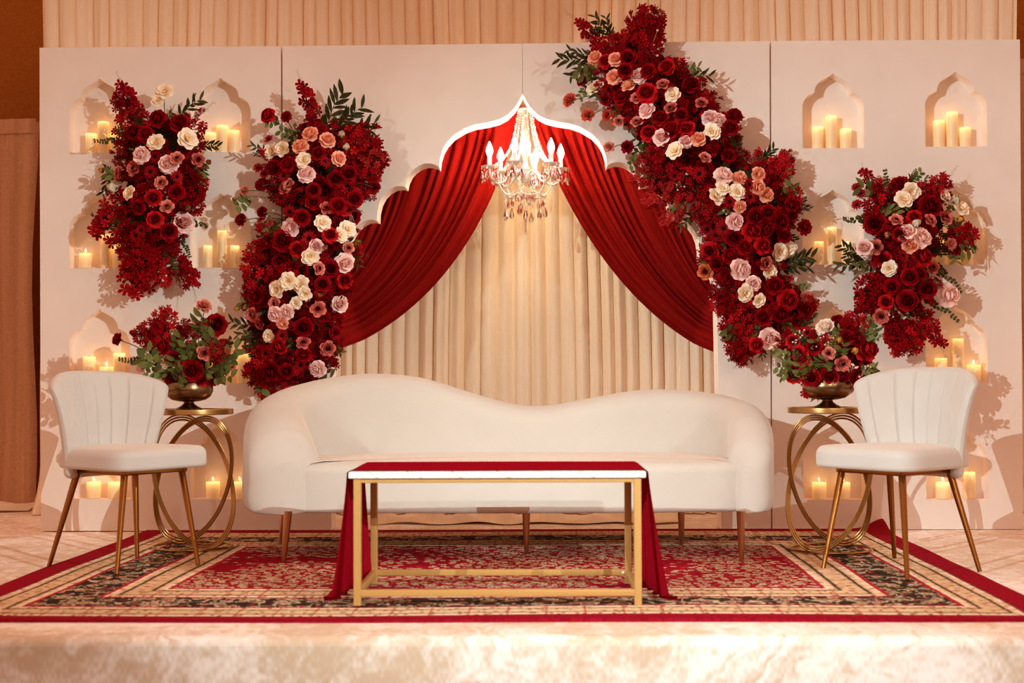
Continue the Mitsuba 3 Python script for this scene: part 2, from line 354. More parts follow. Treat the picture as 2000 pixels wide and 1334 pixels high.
CANDLES = {  # niche index -> (px, top py, width px, flame, glass)
    0: [(178, 259, 22, 0, 0), (202, 236, 22, 0, 0), (226, 259, 22, 0, 0)],
    1: [(411, 257, 22, 0, 0), (434, 243, 22, 0, 0), (457, 253, 22, 0, 0)],
    2: [(167, 494, 28, 1, 1), (207, 458, 24, 0, 1), (231, 481, 23, 0, 0)],
    3: [(406, 479, 21, 0, 1), (434, 450, 22, 0, 1), (459, 479, 21, 0, 1)],
    4: [(174, 697, 24, 0, 0), (208, 717, 30, 1, 1), (233, 690, 23, 0, 0)],
    5: [(404, 700, 22, 0, 0), (438, 712, 24, 0, 0), (474, 690, 24, 0, 0)],
    6: [(183, 943, 31, 1, 1), (225, 943, 31, 0, 1)],
    7: [(416, 943, 31, 1, 1), (468, 943, 31, 1, 1)],
    8: [(1597, 246, 22, 0, 0), (1624, 225, 22, 0, 0), (1652, 250, 22, 0, 0)],
    9: [(1834, 234, 22, 0, 0), (1860, 217, 22, 0, 0), (1885, 247, 22, 0, 0)],
    10: [(1600, 471, 22, 0, 1), (1625, 443, 22, 0, 1), (1653, 471, 22, 0, 1)],
    11: [(1840, 470, 22, 0, 0), (1866, 455, 22, 0, 0), (1892, 466, 22, 0, 1)],
    12: [(1605, 692, 22, 0, 0), (1642, 680, 22, 0, 0)],
    13: [(1838, 700, 23, 0, 0), (1872, 662, 24, 0, 1), (1902, 713, 30, 1, 1)],
    14: [(1600, 944, 31, 1, 1), (1647, 944, 31, 1, 1)],
    15: [(1842, 944, 31, 1, 1), (1894, 924, 26, 0, 1)]}
for k, cs in CANDLES.items():
    side = 'left' if k < 8 else 'right'
    col = 'left' if k % 2 == 0 else 'right'
    where = f'{rows[(k % 8) // 2]} niche, {col} column of {side} panel'
    names = ['left', 'middle', 'right'] if len(cs) == 3 else ['left', 'right']
    for (px, pt, w, fl, gl), nm in zip(cs, names):
        nm2 = 'tall middle' if nm == 'middle' and pt == min(c[1] for c in cs) else nm
        candle(px, pt, NICHES[k][1], w, f'{nm2} glowing candle{" with flame" if fl else ""} in {where}', f'candles in {where}', fl, gl, 0.046 if w < 28 else 0.0425)

# ------------------------------------------------------------------ red swags in the arch
def swag(name, T0, T1, C0, C1, G0, G1, label, seed, sgn):
    r = np.random.default_rng(seed)
    nu, nv = 420, 60
    u = np.linspace(0, 1, nu); v = np.linspace(0, 1, nv)
    T0, T1, C0, C1, G0, G1 = map(np.array, (T0, T1, C0, C1, G0, G1))
    w = u * 15
    for k in range(4): w = w + r.uniform(.15, .5) * np.sin(u * r.uniform(6, 30) + r.uniform(0, 6))
    f1 = np.abs(np.sin(PI * w)) ** 0.7 + 0.06 * np.sin(u * 190 + 3 * np.sin(u * 31)) + 0.7 * np.sin(w * 0.9)
    wb = w * 0.62 + 0.3 * np.sin(u * 17)
    f2 = np.abs(np.sin(PI * wb)) ** 0.8 + 0.05 * np.sin(u * 140 + 2) + 0.5 * np.sin(wb * 0.8)
    P = np.zeros((nu, nv, 3))
    for j, t in enumerate(v):
        px = (1 - t) ** 2 * (T0 + (T1 - T0) * u[:, None]) + 2 * t * (1 - t) * (C0 + (C1 - C0) * u[:, None]) + t * t * (G0 + (G1 - G0) * u[:, None])
        amp = 0.044 * (1 - 0.5 * t)
        fold = f1 * (1 - t) + f2 * t
        hem = np.clip((1 - u) / 0.03, 0, 1)
        pin = min(1, t / 0.09) ** 0.5 * min(1, (1 - t) / 0.12) ** 0.6
        Y = 0.17 + pin * (0.41 - amp * fold * (0.25 + 0.75 * hem) - 0.03 * math.sin(PI * t))
        for i in range(nu): P[i, j] = at(px[i, 0], px[i, 1], 0.50); P[i, j, 1] = Y[i]
    uv = np.stack(np.meshgrid(u, v, indexing='ij'), -1).reshape(-1, 2)
    k = thing(name, label, 'curtain')
    part(k, 'cloth', ply(grid(P), 'red_chiffon', smooth=True, uv=uv))
    part(k, 'hem', ply(tube(P[-1, ::2] + [0, -0.002, 0], 0.004, 6), 'red_chiffon', smooth=True))
    return P
swag('swag_curtain', (640, 300), (1021, 190), (662, 430), (931, 588), (636, 520), (640, 691), 'sheer crimson swag curtain drawn to the left side of the arch', 12, 1)
swag('swag_curtain', (1412, 300), (1026, 190), (1392, 430), (1160, 590), (1420, 540), (1417, 699), 'sheer crimson swag curtain drawn to the right side of the arch', 21, -1)

# ------------------------------------------------------------------ rug
def px2(v, n): return v
RA, RW, RD = math.radians(-1.3), 3.66, 0.0
rb0, rb1 = ground(310, 1036), ground(1736, 1036)
rf = ground(1000, 1216)
RC = np.array([(rb0[0] + rb1[0]) / 2 - 0.035, -0.03, 0])     # middle of the far edge
RL, RHW = float(RC[1] - rf[1]), float((rb1[0] - rb0[0]) / 2)
CRIM, TAN, BLK = (0.20, 0.003, 0.011), (0.50, 0.335, 0.185), (0.022, 0.014, 0.011)
def rug_fn(p, n, uv):
    u, v = uv.x, uv.y                                   # metres: across (0 = middle), along (0 = far edge)
    ex, ey = RHW - dr.abs(u), dr.minimum(v, RL - v + 0.040)   # the near edge is folded under a little
    e = dr.minimum(ex, ey)
    s = dr.select(ex < ey, v, u)                        # runs along the nearest edge
    g = noise(u * 150, v * 150)
    wob = 0.006 * (fbm(u * 30, v * 30) - 0.5)
    e2 = e + wob
    red = mix(CRIM, (0.29, 0.006, 0.018), g)
    tan = mix((0.50, 0.33, 0.18), (0.70, 0.51, 0.32), g)
    # guard bands: tan with repeating blossoms and cross ties, pale rims, thin dark lines
    def guard(a, b):
        t = (e2 - a) / (b - a)
        k = s * 8.0
        c = dr.abs(k - dr.floor(k) - 0.5)
        d1, d2, idn = voronoi(s * 34, t * 3.2 + 7)
        c0 = mix(tan, (0.76, 0.63, 0.45), smoothstep(0.25, 0.05, t) + smoothstep(0.75, 0.95, t))
        c0 = mix(c0, (0.33, 0.10, 0.045), smoothstep(0.30, 0.16, d1) * smoothstep(0.4, 0.6, idn))
        c0 = mix(c0, (0.16, 0.10, 0.05), smoothstep(0.28, 0.18, d1) * smoothstep(0.35, 0.2, idn) * 0.8)
        c0 = mix(c0, (0.40, 0.05, 0.05), smoothstep(0.045, 0.02, c) * 0.7)
        for q in (0.0, 0.27, 0.73, 1.0):
            c0 = mix(c0, BLK, smoothstep(0.055, 0.02, dr.abs(t - q)) * 0.9)
        return c0
    # main border: dark ground with pale blossoms, leaves and red hearts
    d1, d2, idn = voronoi(u * 17, v * 17)
    q1, q2, qid = voronoi(u * 33 + 3, v * 33)
    fl = smoothstep(0.42, 0.32, d1 + 0.22 * (noise(u * 90, v * 90) - 0.5))
    vine = smoothstep(0.045, 0.015, dr.abs(fbm(u * 16, v * 16) - 0.5))
    cream = mix((0.50, 0.36, 0.20), (0.68, 0.54, 0.36), noise(u * 70, v * 70))
    dark = mix(BLK, (0.05, 0.03, 0.02), g)
    border = mix(dark, cream, smoothstep(0.27, 0.17, q1) * smoothstep(0.62, 0.72, qid))
    border = mix(border, cream, vine * 0.8)
    border = mix(border, cream, fl * smoothstep(0.42, 0.5, idn))
    border = mix(border, (0.30, 0.02, 0.03), smoothstep(0.20, 0.10, d1))
    border = mix(border, dark, smoothstep(0.05, 0.02, dr.abs(d1 - 0.27)))
    # field: crimson with pale and dark blossoms thinning towards open red lobes
    dens = 0.055 + fbm(u * 4.5 + 4, v * 5.5) + 0.12 * dr.cos(u * 3.4) * dr.cos(v * 5)
    f1, f2, fid = voronoi(u * 29, v * 27 + 11)
    blossom = smoothstep(0.42, 0.30, f1 + 0.2 * (noise(u * 100, v * 100) - 0.5)) * smoothstep(0.40, 0.52, dens + 0.25 * fid)
    m1, m2, mid = voronoi(u * 62, v * 58)
    small = smoothstep(0.32, 0.20, m1) * smoothstep(0.38, 0.62, dens) * smoothstep(0.4, 0.5, mid)
    field = mix(red, cream * 0.75, small * 0.9)
    field = mix(field, cream * 0.85, blossom * 0.92)
    field = mix(field, (0.055, 0.02, 0.02), smoothstep(0.15, 0.08, f1) * blossom)
    field = mix(field, (0.06, 0.015, 0.02), smoothstep(0.30, 0.2, m1) * smoothstep(0.25, 0.12, mid) * smoothstep(0.36, 0.5, dens))
    c = red
    a0, a1, a2, a3 = 0.108, 0.275, 0.465, 0.655
    c = dr.select(e2 > a0, guard(a0, a1), c)
    c = dr.select(e2 > a1, border, c)
    c = dr.select(e2 > a2, guard(a2, a3), c)
    c = dr.select(e2 > a3, field, c)
    for q in (a1, a2, a3): c = mix(c, (0.36, 0.02, 0.035), smoothstep(0.010, 0.006, dr.abs(e2 - q)))
    return c
mat('rug_pile', **two(**paint(proc(rug_fn), 0.9, 0.04)))
nu, nv = 150, 110
U, V_ = np.meshgrid(np.linspace(-RHW, RHW, nu), np.linspace(0, RL, nv), indexing='ij')
rr = np.random.default_rng(2)
Zr = 0.011 + 0.004 * np.sin(U * 2.1 + 1.3 * np.sin(V_ * 2.7)) * np.sin(V_ * 3.1 + 0.6) ** 2 * (np.sin(U * 5.3) > -2)
Zr += 0.05 * np.exp(-(((U - RHW) / 0.075) ** 2 + ((V_) / 0.13) ** 2)) ** 1.0        # turned-up corner
Zr = np.maximum(Zr, 0.008)
lx = U * math.cos(RA) + V_ * math.sin(-RA) * -1.0
X = RC[0] + U * math.cos(RA) - V_ * math.sin(RA) * -1.0 * -1.0
X = RC[0] + U - V_ * math.tan(math.radians(1.0)) * 1.0
Y = RC[1] - V_ + 0.006 * np.sin(U * 3.3) * (V_ / RL)
Pr = np.stack([X, Y, Zr], -1)
vt, ft = grid(Pr)
uvt = np.stack([U.ravel(), V_.ravel()], 1)
# edge down to the stage
loop = np.concatenate([np.arange(nu) * nv, (nu - 1) * nv + np.arange(1, nv), (np.arange(nu - 2, -1, -1)) * nv + nv - 1, np.arange(nv - 2, 0, -1)])
low = vt[loop].copy(); low[:, 2] = np.where(low[:, 2] > 0.02, low[:, 2] - 0.009, 0.0005)
n0 = len(vt); k = np.arange(len(loop)); k2 = (k + 1) % len(loop)
fe = np.vstack([np.stack([loop[k], n0 + k, n0 + k2], 1), np.stack([loop[k], n0 + k2, loop[k2]], 1)])
solo('rug', ply((np.vstack([vt, low]), np.vstack([ft, fe])), 'rug_pile', smooth=True, uv=np.vstack([uvt, uvt[loop]])), 'large crimson, tan and black floral patterned rug covering the stage', 'rug')
RUGZ = 0.014

# ------------------------------------------------------------------ sofa
def sofa():
    key = thing('sofa', 'ivory velvet curved sofa with a wavy asymmetric back, behind the coffee table', 'sofa')
    # rows: x, y, top height, half thickness
    c = np.array([(-0.965, -1.205, 0.42, 0.135), (-0.995, -1.12, 0.555, 0.150), (-1.05, -0.97, 0.635, 0.145), (-1.085, -0.80, 0.69, 0.12), (-1.02, -0.62, 0.735, 0.105), (-0.88, -0.49, 0.77, 0.095),
                  (-0.70, -0.42, 0.785, 0.09), (-0.48, -0.39, 0.765, 0.09), (-0.25, -0.375, 0.695, 0.09), (-0.04, -0.37, 0.638, 0.09), (0.12, -0.37, 0.632, 0.09), (0.32, -0.375, 0.667, 0.09),
                  (0.52, -0.385, 0.70, 0.09), (0.70, -0.42, 0.705, 0.09), (0.86, -0.51, 0.69, 0.092), (0.95, -0.65, 0.665, 0.095), (0.985, -0.82, 0.635, 0.095), (0.97, -1.0, 0.585, 0.095), (0.945, -1.12, 0.50, 0.09), (0.925, -1.18, 0.40, 0.085)])
    S0 = spline(c, 900)
    a0 = np.concatenate([[0], np.cumsum(np.linalg.norm(np.diff(S0[:, :2], axis=0), axis=1))])
    e_ = 0.09 * (1 - np.cos(np.linspace(0, PI / 2, 22)))
    want = np.concatenate([e_[:-1], np.linspace(0.09, a0[-1] - 0.09, 150 - 42), (a0[-1] - e_[::-1])[1:]])
    S = np.stack([np.interp(want, a0, S0[:, q]) for q in range(4)], 1)
    t = np.gradient(S[:, :2], axis=0); t /= np.linalg.norm(t, axis=1, keepdims=True)
    nrm = np.stack([-t[:, 1], t[:, 0]], 1)          # points outward (left of travel = outside)
    if nrm[75] @ np.array([0, 1.0]) < 0: nrm = -nrm
    zb = 0.205
    # cross-section (offset in half thicknesses, height 0..1)
    m = 40
    ang = np.linspace(0, PI, 13)
    sec = [(0.55, 0.0), (0.80, 0.012), (0.93, 0.05), (1.0, 0.14), (1.03, 0.3), (1.02, 0.5), (1.0, 0.7)]
    P = np.zeros((150, 0, 3)).tolist()
    out = []
    endk = np.minimum(np.arange(150), 149 - np.arange(150))
    seglen = np.linalg.norm(np.diff(S[:, :2], axis=0), axis=1); arc = np.concatenate([[0], np.cumsum(seglen)])
    ed = np.minimum(arc, arc[-1] - arc)
    shr = np.sqrt(np.clip(1 - (1 - np.clip(ed / 0.085, 0, 1)) ** 2, 0.0, 1))
    ext = 0
    for i in range(150):
        x, y, h, th = S[i]; th = th * max(shr[i], 0.04)
        r = th                                       # top rounding
        H = h - r
        pts = [(o * th, zb + a * (H - zb)) for o, a in sec]
        pts += [(math.cos(a) * th, H + math.sin(a) * r) for a in ang]
        pts += [(-o * th, zb + a * (H - zb)) for o, a in sec[::-1]]
        out.append([(x + nrm[i, 0] * o, y + nrm[i, 1] * o, z) for o, z in pts])
    P = np.array(out)
    V, Fc = grid(P, cv=True)
    q = P.shape[1]; n = len(V)
    V = np.vstack([V, P[0].mean(0), P[-1].mean(0)])
    kk = np.arange(q); k2 = (kk + 1) % q; o = 149 * q
    Fc = np.vstack([Fc, np.stack([kk, k2, kk * 0 + n], 1), np.stack([o + k2, o + kk, kk * 0 + n + 1], 1)])
    part(key, 'backrest', ply((V, Fc), 'ivory_velvet', smooth=50), 'curved wrap-around back sweeping from a tall left side to a low right side')
    # seat: fills the inside of the back; front edge bows forward
    inner = S[:, :2] - nrm * (S[:, 3:4] * 0.55)
    keep = inner[8:-8]
    xs = np.linspace(keep[-1, 0] , keep[0, 0], 40)[1:-1]
    x0, x1 = keep[0, 0], keep[-1, 0]
    fy = lambda x: -1.165 - 0.045 * (1 - ((x - (x0 + x1) / 2) / ((x1 - x0) / 2)) ** 2)
    front = np.stack([xs, fy(xs)], 1)
    poly = np.vstack([keep[::2], front])
    part(key, 'seat', ply(rounded_slab(poly, 0.207, 0.415, 0.045, 0.02, dome=0.012), 'ivory_velvet', smooth=50), 'plump one-piece seat with a bowed front')
    for (fx, fyp, ytop) in ((553, 1096, -1.07), (1448, 1097, -1.07), (1028, 1080, -0.86), (1331, 1064, -0.57), (548, 1062, -0.57)):
        g = ground(fx, fyp, RUGZ)
        tilt = -0.02 if fx < 600 else 0.0
        pts = [(g[0], g[1], RUGZ), (g[0] - tilt * 0.3, g[1], 0.06), (g[0] - tilt, g[1], 0.22)]
        part(key, 'leg', ply(tube(pts, [0.009, 0.012, 0.0185], 14), 'rose_gold', smooth=40), 'tapered rose gold leg')
sofa()

# ------------------------------------------------------------------ chairs
def chair(cx, cy, face, feet, label):
    key = thing('accent_chair', label, 'chair', None)
    M = Tr(cx, cy, 0) @ Rz(face)
    nu, nf = 225, 30
    u = np.linspace(-1, 1, nu)
    prof = []                                          # around the section: front up, over the top, back down
    rows = []
    def mid(u, v):
        hw = 0.208 + 0.074 * v ** 1.15
        ztop = 0.772 - 0.05 * np.abs(u) ** 3.5
        z = 0.388 + (ztop - 0.388) * v
        xx = -0.215 - 0.010 * v - 0.030 * v ** 4 + (0.11 + 0.05 * v) * np.abs(u) ** 2.3
        # flare: rim bends outward at the sides near the top
        return np.stack([xx, hw * (u + 0.04 * np.sign(u) * np.abs(u) ** 5 * v ** 3), z], -1)
    th = 0.029
    vf = np.linspace(0.0, 1.0, 16)
    e = 1e-3
    def nrm(u, v):
        du = mid(np.clip(u + e, -1, 1), v) - mid(np.clip(u - e, -1, 1), v)
        dv = mid(u, min(v + e, 1)) - mid(u, max(v - e, 0))
        n = np.cross(du, dv); return n / np.linalg.norm(n, axis=1, keepdims=True)
    edge = np.sqrt(np.clip(1 - np.abs(u) ** 14, 0, 1))[:, None]
    groove = (0.008 * (1 - np.exp(-((np.abs((u * 3.5 + 0.5) % 1 - 0.5)) / 0.045) ** 2)) - 0.008)[:, None]
    sect = []
    for v in vf: sect.append(mid(u, v) + nrm(u, v) * (th * edge + groove * min(1, (1 - v) * 14)))
    n1 = nrm(u, 1.0)
    up = mid(u, 1.0) - mid(u, 0.98); up /= np.linalg.norm(up, axis=1, keepdims=True)
    for a in np.linspace(0, PI, 9)[1:-1]: sect.append(mid(u, 1.0) + (n1 * math.cos(a) + up * math.sin(a)) * th * edge)
    for v in vf[::-1]: sect.append(mid(u, v) - nrm(u, v) * th * edge)
    n0 = nrm(u, 0.0); dn = mid(u, 0.0) - mid(u, 0.02); dn /= np.linalg.norm(dn, axis=1, keepdims=True)
    for a in np.linspace(0, PI, 7)[1:-1]: sect.append(mid(u, 0.0) + (-n0 * math.cos(a) + dn * math.sin(a)) * th * edge)
    P = np.stack(sect, 1)
    if nrm(np.array([0.0]), 0.5)[0, 0] < 0: pass
    part(key, 'backrest', ply(xf(grid(P, cv=True), M), 'white_velvet', smooth=60), 'flared wing back with vertical channel seams')
    a = np.linspace(0, 2 * PI, 72, endpoint=False)
    sup = lambda t, p: np.sign(np.cos(t)) * np.abs(np.cos(t)) ** p
    hx, hy = 0.242, 0.232
    pl = np.stack([0.015 + hx * np.sign(np.cos(a)) * np.abs(np.cos(a)) ** 0.38, hy * np.sign(np.sin(a)) * np.abs(np.sin(a)) ** 0.38], 1)
    pl[:, 1] *= 0.93 + 0.3 * (pl[:, 0] + 0.22)
    part(key, 'seat', ply(xf(rounded_slab(pl, 0.404, 0.49, 0.035, 0.016, 6, dome=0.008), M), 'white_velvet', smooth=60), 'thick square seat cushion')
    fr = [rbox(0.33, 0.022, 0.02, 0.004, (0.01, s * 0.15, 0.393)) for s in (-1, 1)] + [rbox(0.022, 0.30, 0.02, 0.004, (x, 0, 0.393)) for x in (-0.14, 0.16)]
    part(key, 'seat_frame', ply(xf(merge(fr), M), 'bronze_gold', smooth=30), 'bronze gold under-seat frame')
    corners = [xf((np.array([[x, y, 0.395]]), None), M)[0][0] for x, y in ((0.155, 0.145), (0.155, -0.145), (-0.135, 0.145), (-0.135, -0.145))]
    for f in feet:
        g = ground(*f, RUGZ)
        k = min(range(4), key=lambda i: np.linalg.norm(corners[i][:2] - g[:2]))
        c = corners[k]
        zf = RUGZ if abs(g[0]) < 1.75 else 0.006
        g = ground(*f, zf)
        pts = [g, g * 0.5 + c * 0.5, c]
        part(key, 'leg', ply(tube(pts, [0.0085, 0.0115, 0.0145], 14), 'bronze_gold', smooth=40), 'slim splayed bronze gold leg')
g1 = [ground(*f) for f in ((95, 1108), (228, 1122), (387, 1103), (268, 1088))]
g2 = [ground(*f) for f in ((1608, 1110), (1772, 1133), (1914, 1117), (1747, 1090))]
c1, c2 = np.mean(g1, 0), np.mean(g2, 0)
chair(c1[0] + 0.010, c1[1] + 0.0, math.radians(-34), ((95, 1108), (228, 1122), (387, 1103), (268, 1088)), 'white velvet wing back chair with gold legs at the left of the sofa')
chair(c2[0] - 0.010, c2[1], math.radians(-143), ((1608, 1110), (1772, 1133), (1914, 1117), (1747, 1090)), 'white velvet wing back chair with gold legs at the right of the sofa')

# ------------------------------------------------------------------ coffee table and runner
def coffee_table():
    key = thing('coffee_table', 'rectangular coffee table with white marble top and thin gold frame', 'table')
    fl, fr_, bl_ = ground(700, 1181, RUGZ), ground(1247, 1184, RUGZ), ground(738, 1141, RUGZ)
    yf, yb = (fl[1] + fr_[1]) / 2, bl_[1]
    xl_, xr_ = fl[0], fr_[0]
    w = 0.025
    zt = 0.434
    for x in (xl_, xr_):
        for y in (yf, yb):
            part(key, 'leg', ply(rbox(w, w, zt - RUGZ, 0.003, (x, y, (zt + RUGZ) / 2)), 'gold_paint', smooth=30))
    for y in (yf, yb):
        part(key, 'stretcher', ply(rbox(xr_ - xl_, w * .8, w * .9, 0.003, ((xl_ + xr_) / 2, y, 0.056)), 'gold_paint', smooth=30))
        part(key, 'rail', ply(rbox(xr_ - xl_, w * .8, 0.014, 0.002, ((xl_ + xr_) / 2, y, zt - 0.008)), 'gold_paint', smooth=30))
    for x in (xl_, xr_):
        part(key, 'stretcher', ply(rbox(w * .8, yb - yf, w * .9, 0.003, (x, (yf + yb) / 2, 0.056)), 'gold_paint', smooth=30))
        part(key, 'rail', ply(rbox(w * .8, yb - yf, 0.014, 0.002, (x, (yf + yb) / 2, zt - 0.008)), 'gold_paint', smooth=30))
    part(key, 'tabletop', ply(rbox(xr_ - xl_ + 0.055, yb - yf + 0.05, 0.022, 0.004, ((xl_ + xr_) / 2, (yf + yb) / 2, zt + 0.0112)), 'marble', smooth=30), 'white marble top with grey veins')
    part(key, 'screw_cap', ply(xf(lathe([(1e-5, 0.004), (0.004, 0.003), (0.005, 0)], 12), Tr(xr_ - 0.02, yb - 0.0105, 0.056) @ Rx(PI / 2)), 'chandelier_white', smooth=True), 'small white screw cap')
    return xl_, xr_, yf, yb, zt + 0.0225
TX0, TX1, TY0, TY1, TZ = coffee_table()
def runner():
    y0, y1 = TY0 + 0.012, TY1 + 0.004
    ex0, ex1 = TX0 - 0.031, TX1 + 0.031
    ny = 60
    yy = np.linspace(0, 1, ny)
    r = np.random.default_rng(3)
    rows = []
    def hang(sgn, ex, d):       # d: distance below the top edge
        t = d / (TZ - 0.02)
        ph = 1.0 if sgn > 0 else 2.2
        fold = np.sin(yy * 21 + ph) * 0.6 + np.sin(yy * 37 + ph * 2) * 0.4
        x = ex + sgn * (0.006 + t ** 1.3 * (0.055 * (1 - yy) - 0.018 * yy) + 0.020 * t * fold)
        yc = (y0 + y1) / 2 + 0.0
        spread = 0.42 + (0.40 - 0.42) * t
        y = yc + (yy - 0.5) * ((y1 - y0) * (1 - 0.10 * t)) - 0.012 * t * np.cos(yy * 17)
        z = np.full(ny, TZ + 0.002 - d)
        return np.stack([x, y, z], 1)
    D = np.concatenate([np.linspace(TZ - 0.035, 0.05, 14), [0.02, 0.006]])
    # crumpled foot on the rug, left
    def foot(sgn, ex):
        out = []
        for q, (a, h) in enumerate(((0.035, 0.006), (0.03, 0.02), (0.02, 0.028), (0.010, 0.022))):
            b = hang(sgn, ex, TZ - 0.035)
            b[:, 0] += sgn * a * (0.55 + 0.45 * np.sin(yy * 29 + q))
            b[:, 2] = RUGZ + h * (0.7 + 0.6 * np.abs(np.sin(yy * 33 + q * 1.3)))
            out.append(b)
        return out
    rows += foot(-1, ex0)
    for d in D: rows.append(hang(-1, ex0, d))
    for x in np.linspace(ex0 + 0.006, ex1 - 0.006, 24):
        rows.append(np.stack([np.full(ny, x), y0 + yy * (y1 - y0) + 0.004 * math.sin(x * 9), TZ + 0.0025 + 0.0006 * np.sin(yy * 9 + x * 7)], 1))
    for d in D[::-1]: rows.append(hang(1, ex1, d))
    rows += foot(1, ex1)[::-1]
    P = np.array(rows)
    V, Fc = grid(P)
    solo('table_runner', ply((V, Fc), 'red_satin', smooth=True), 'deep red cloth runner covering the coffee table and draping to the rug at both ends', 'table runner')
runner()

# ------------------------------------------------------------------ side tables and bowls
def side_table(px, py, mir, label, blabel, vpx):
    g = ground(px, py, RUGZ)
    key = thing('side_table', label, 'table')
    zt = 0.63
    c = np.array([g[0], g[1], 0])
    part(key, 'tabletop', ply(xf(lathe([(1e-5, zt - 0.004), (0.166, zt - 0.004), (0.168, zt), (0.175, zt), (0.176, zt - 0.003), (0.176, zt - 0.021), (0.174, zt - 0.024), (1e-5, zt - 0.024)], 64), Tr(*c)), 'brass', smooth=30), 'round gold tray top with a raised rim')
    th = np.linspace(0, 2 * PI, 96, endpoint=False)
    for A, B in (((-0.098, -0.115, 0.288), (0.168, 0.02, 0.02)), ((0.098, 0.115, 0.288), (0.168, -0.02, -0.02))):
        A, B = np.array(A), np.array(B); A[0] *= mir; B[1:] *= mir
        nv = np.cross(A, B); nv /= np.linalg.norm(nv)
        cc = c + [0, 0, 0.6065 / 2 + RUGZ / 2]
        zz = np.cos(th)[:, None] * A + np.sin(th)[:, None] * B
        for o in (-1, 0, 1):
            pts = cc + zz * (1 - 0.036 * (o + 1)) + nv * o * 0.003
            full = 2 * math.hypot(A[2], B[2])
            pts[:, 2] = RUGZ + 0.0055 + (pts[:, 2] - (cc[2] - full / 2)) / full * (zt - 0.024 - 0.0055 - RUGZ - 0.0055)
            part(key, 'rod', ply(tube(pts, 0.0042, 8, closed=True), 'brass', smooth=40))
    part(key, 'base_ring', ply(tube(np.stack([c[0] + 0.172 * np.cos(th), c[1] + 0.172 * np.sin(th), 0 * th + RUGZ + 0.006], 1), 0.006, 8, closed=True), 'brass', smooth=40), 'gold ring lying on the rug')
    v = at(vpx, 760, g[1])
    bp = [(1e-5, 0), (0.056, 0), (0.059, 0.003), (0.056, 0.008), (0.04, 0.015), (0.027, 0.024), (0.021, 0.032), (0.022, 0.035), (0.045, 0.038), (0.075, 0.045), (0.096, 0.060), (0.106, 0.082), (0.106, 0.102), (0.100, 0.122), (0.097, 0.122), (0.101, 0.102), (0.100, 0.082), (0.09, 0.065), (0.07, 0.052), (1e-5, 0.046)]
    solo('pedestal_bowl', ply(xf(lathe(bp, 56), Tr(v[0], g[1], zt - 0.0035)), 'antique_brass', smooth=40), blabel, 'bowl')
    return np.array([v[0], g[1], zt - 0.004 + 0.122])
BOWL_L = side_table(377, 1069, -1, 'gold side table of crossing oval rings, behind the left chair', 'antique brass footed bowl on the left side table', 369)
BOWL_R = side_table(1622, 1074, 1, 'gold side table of crossing oval rings, behind the right chair', 'antique brass footed bowl on the right side table', 1616)

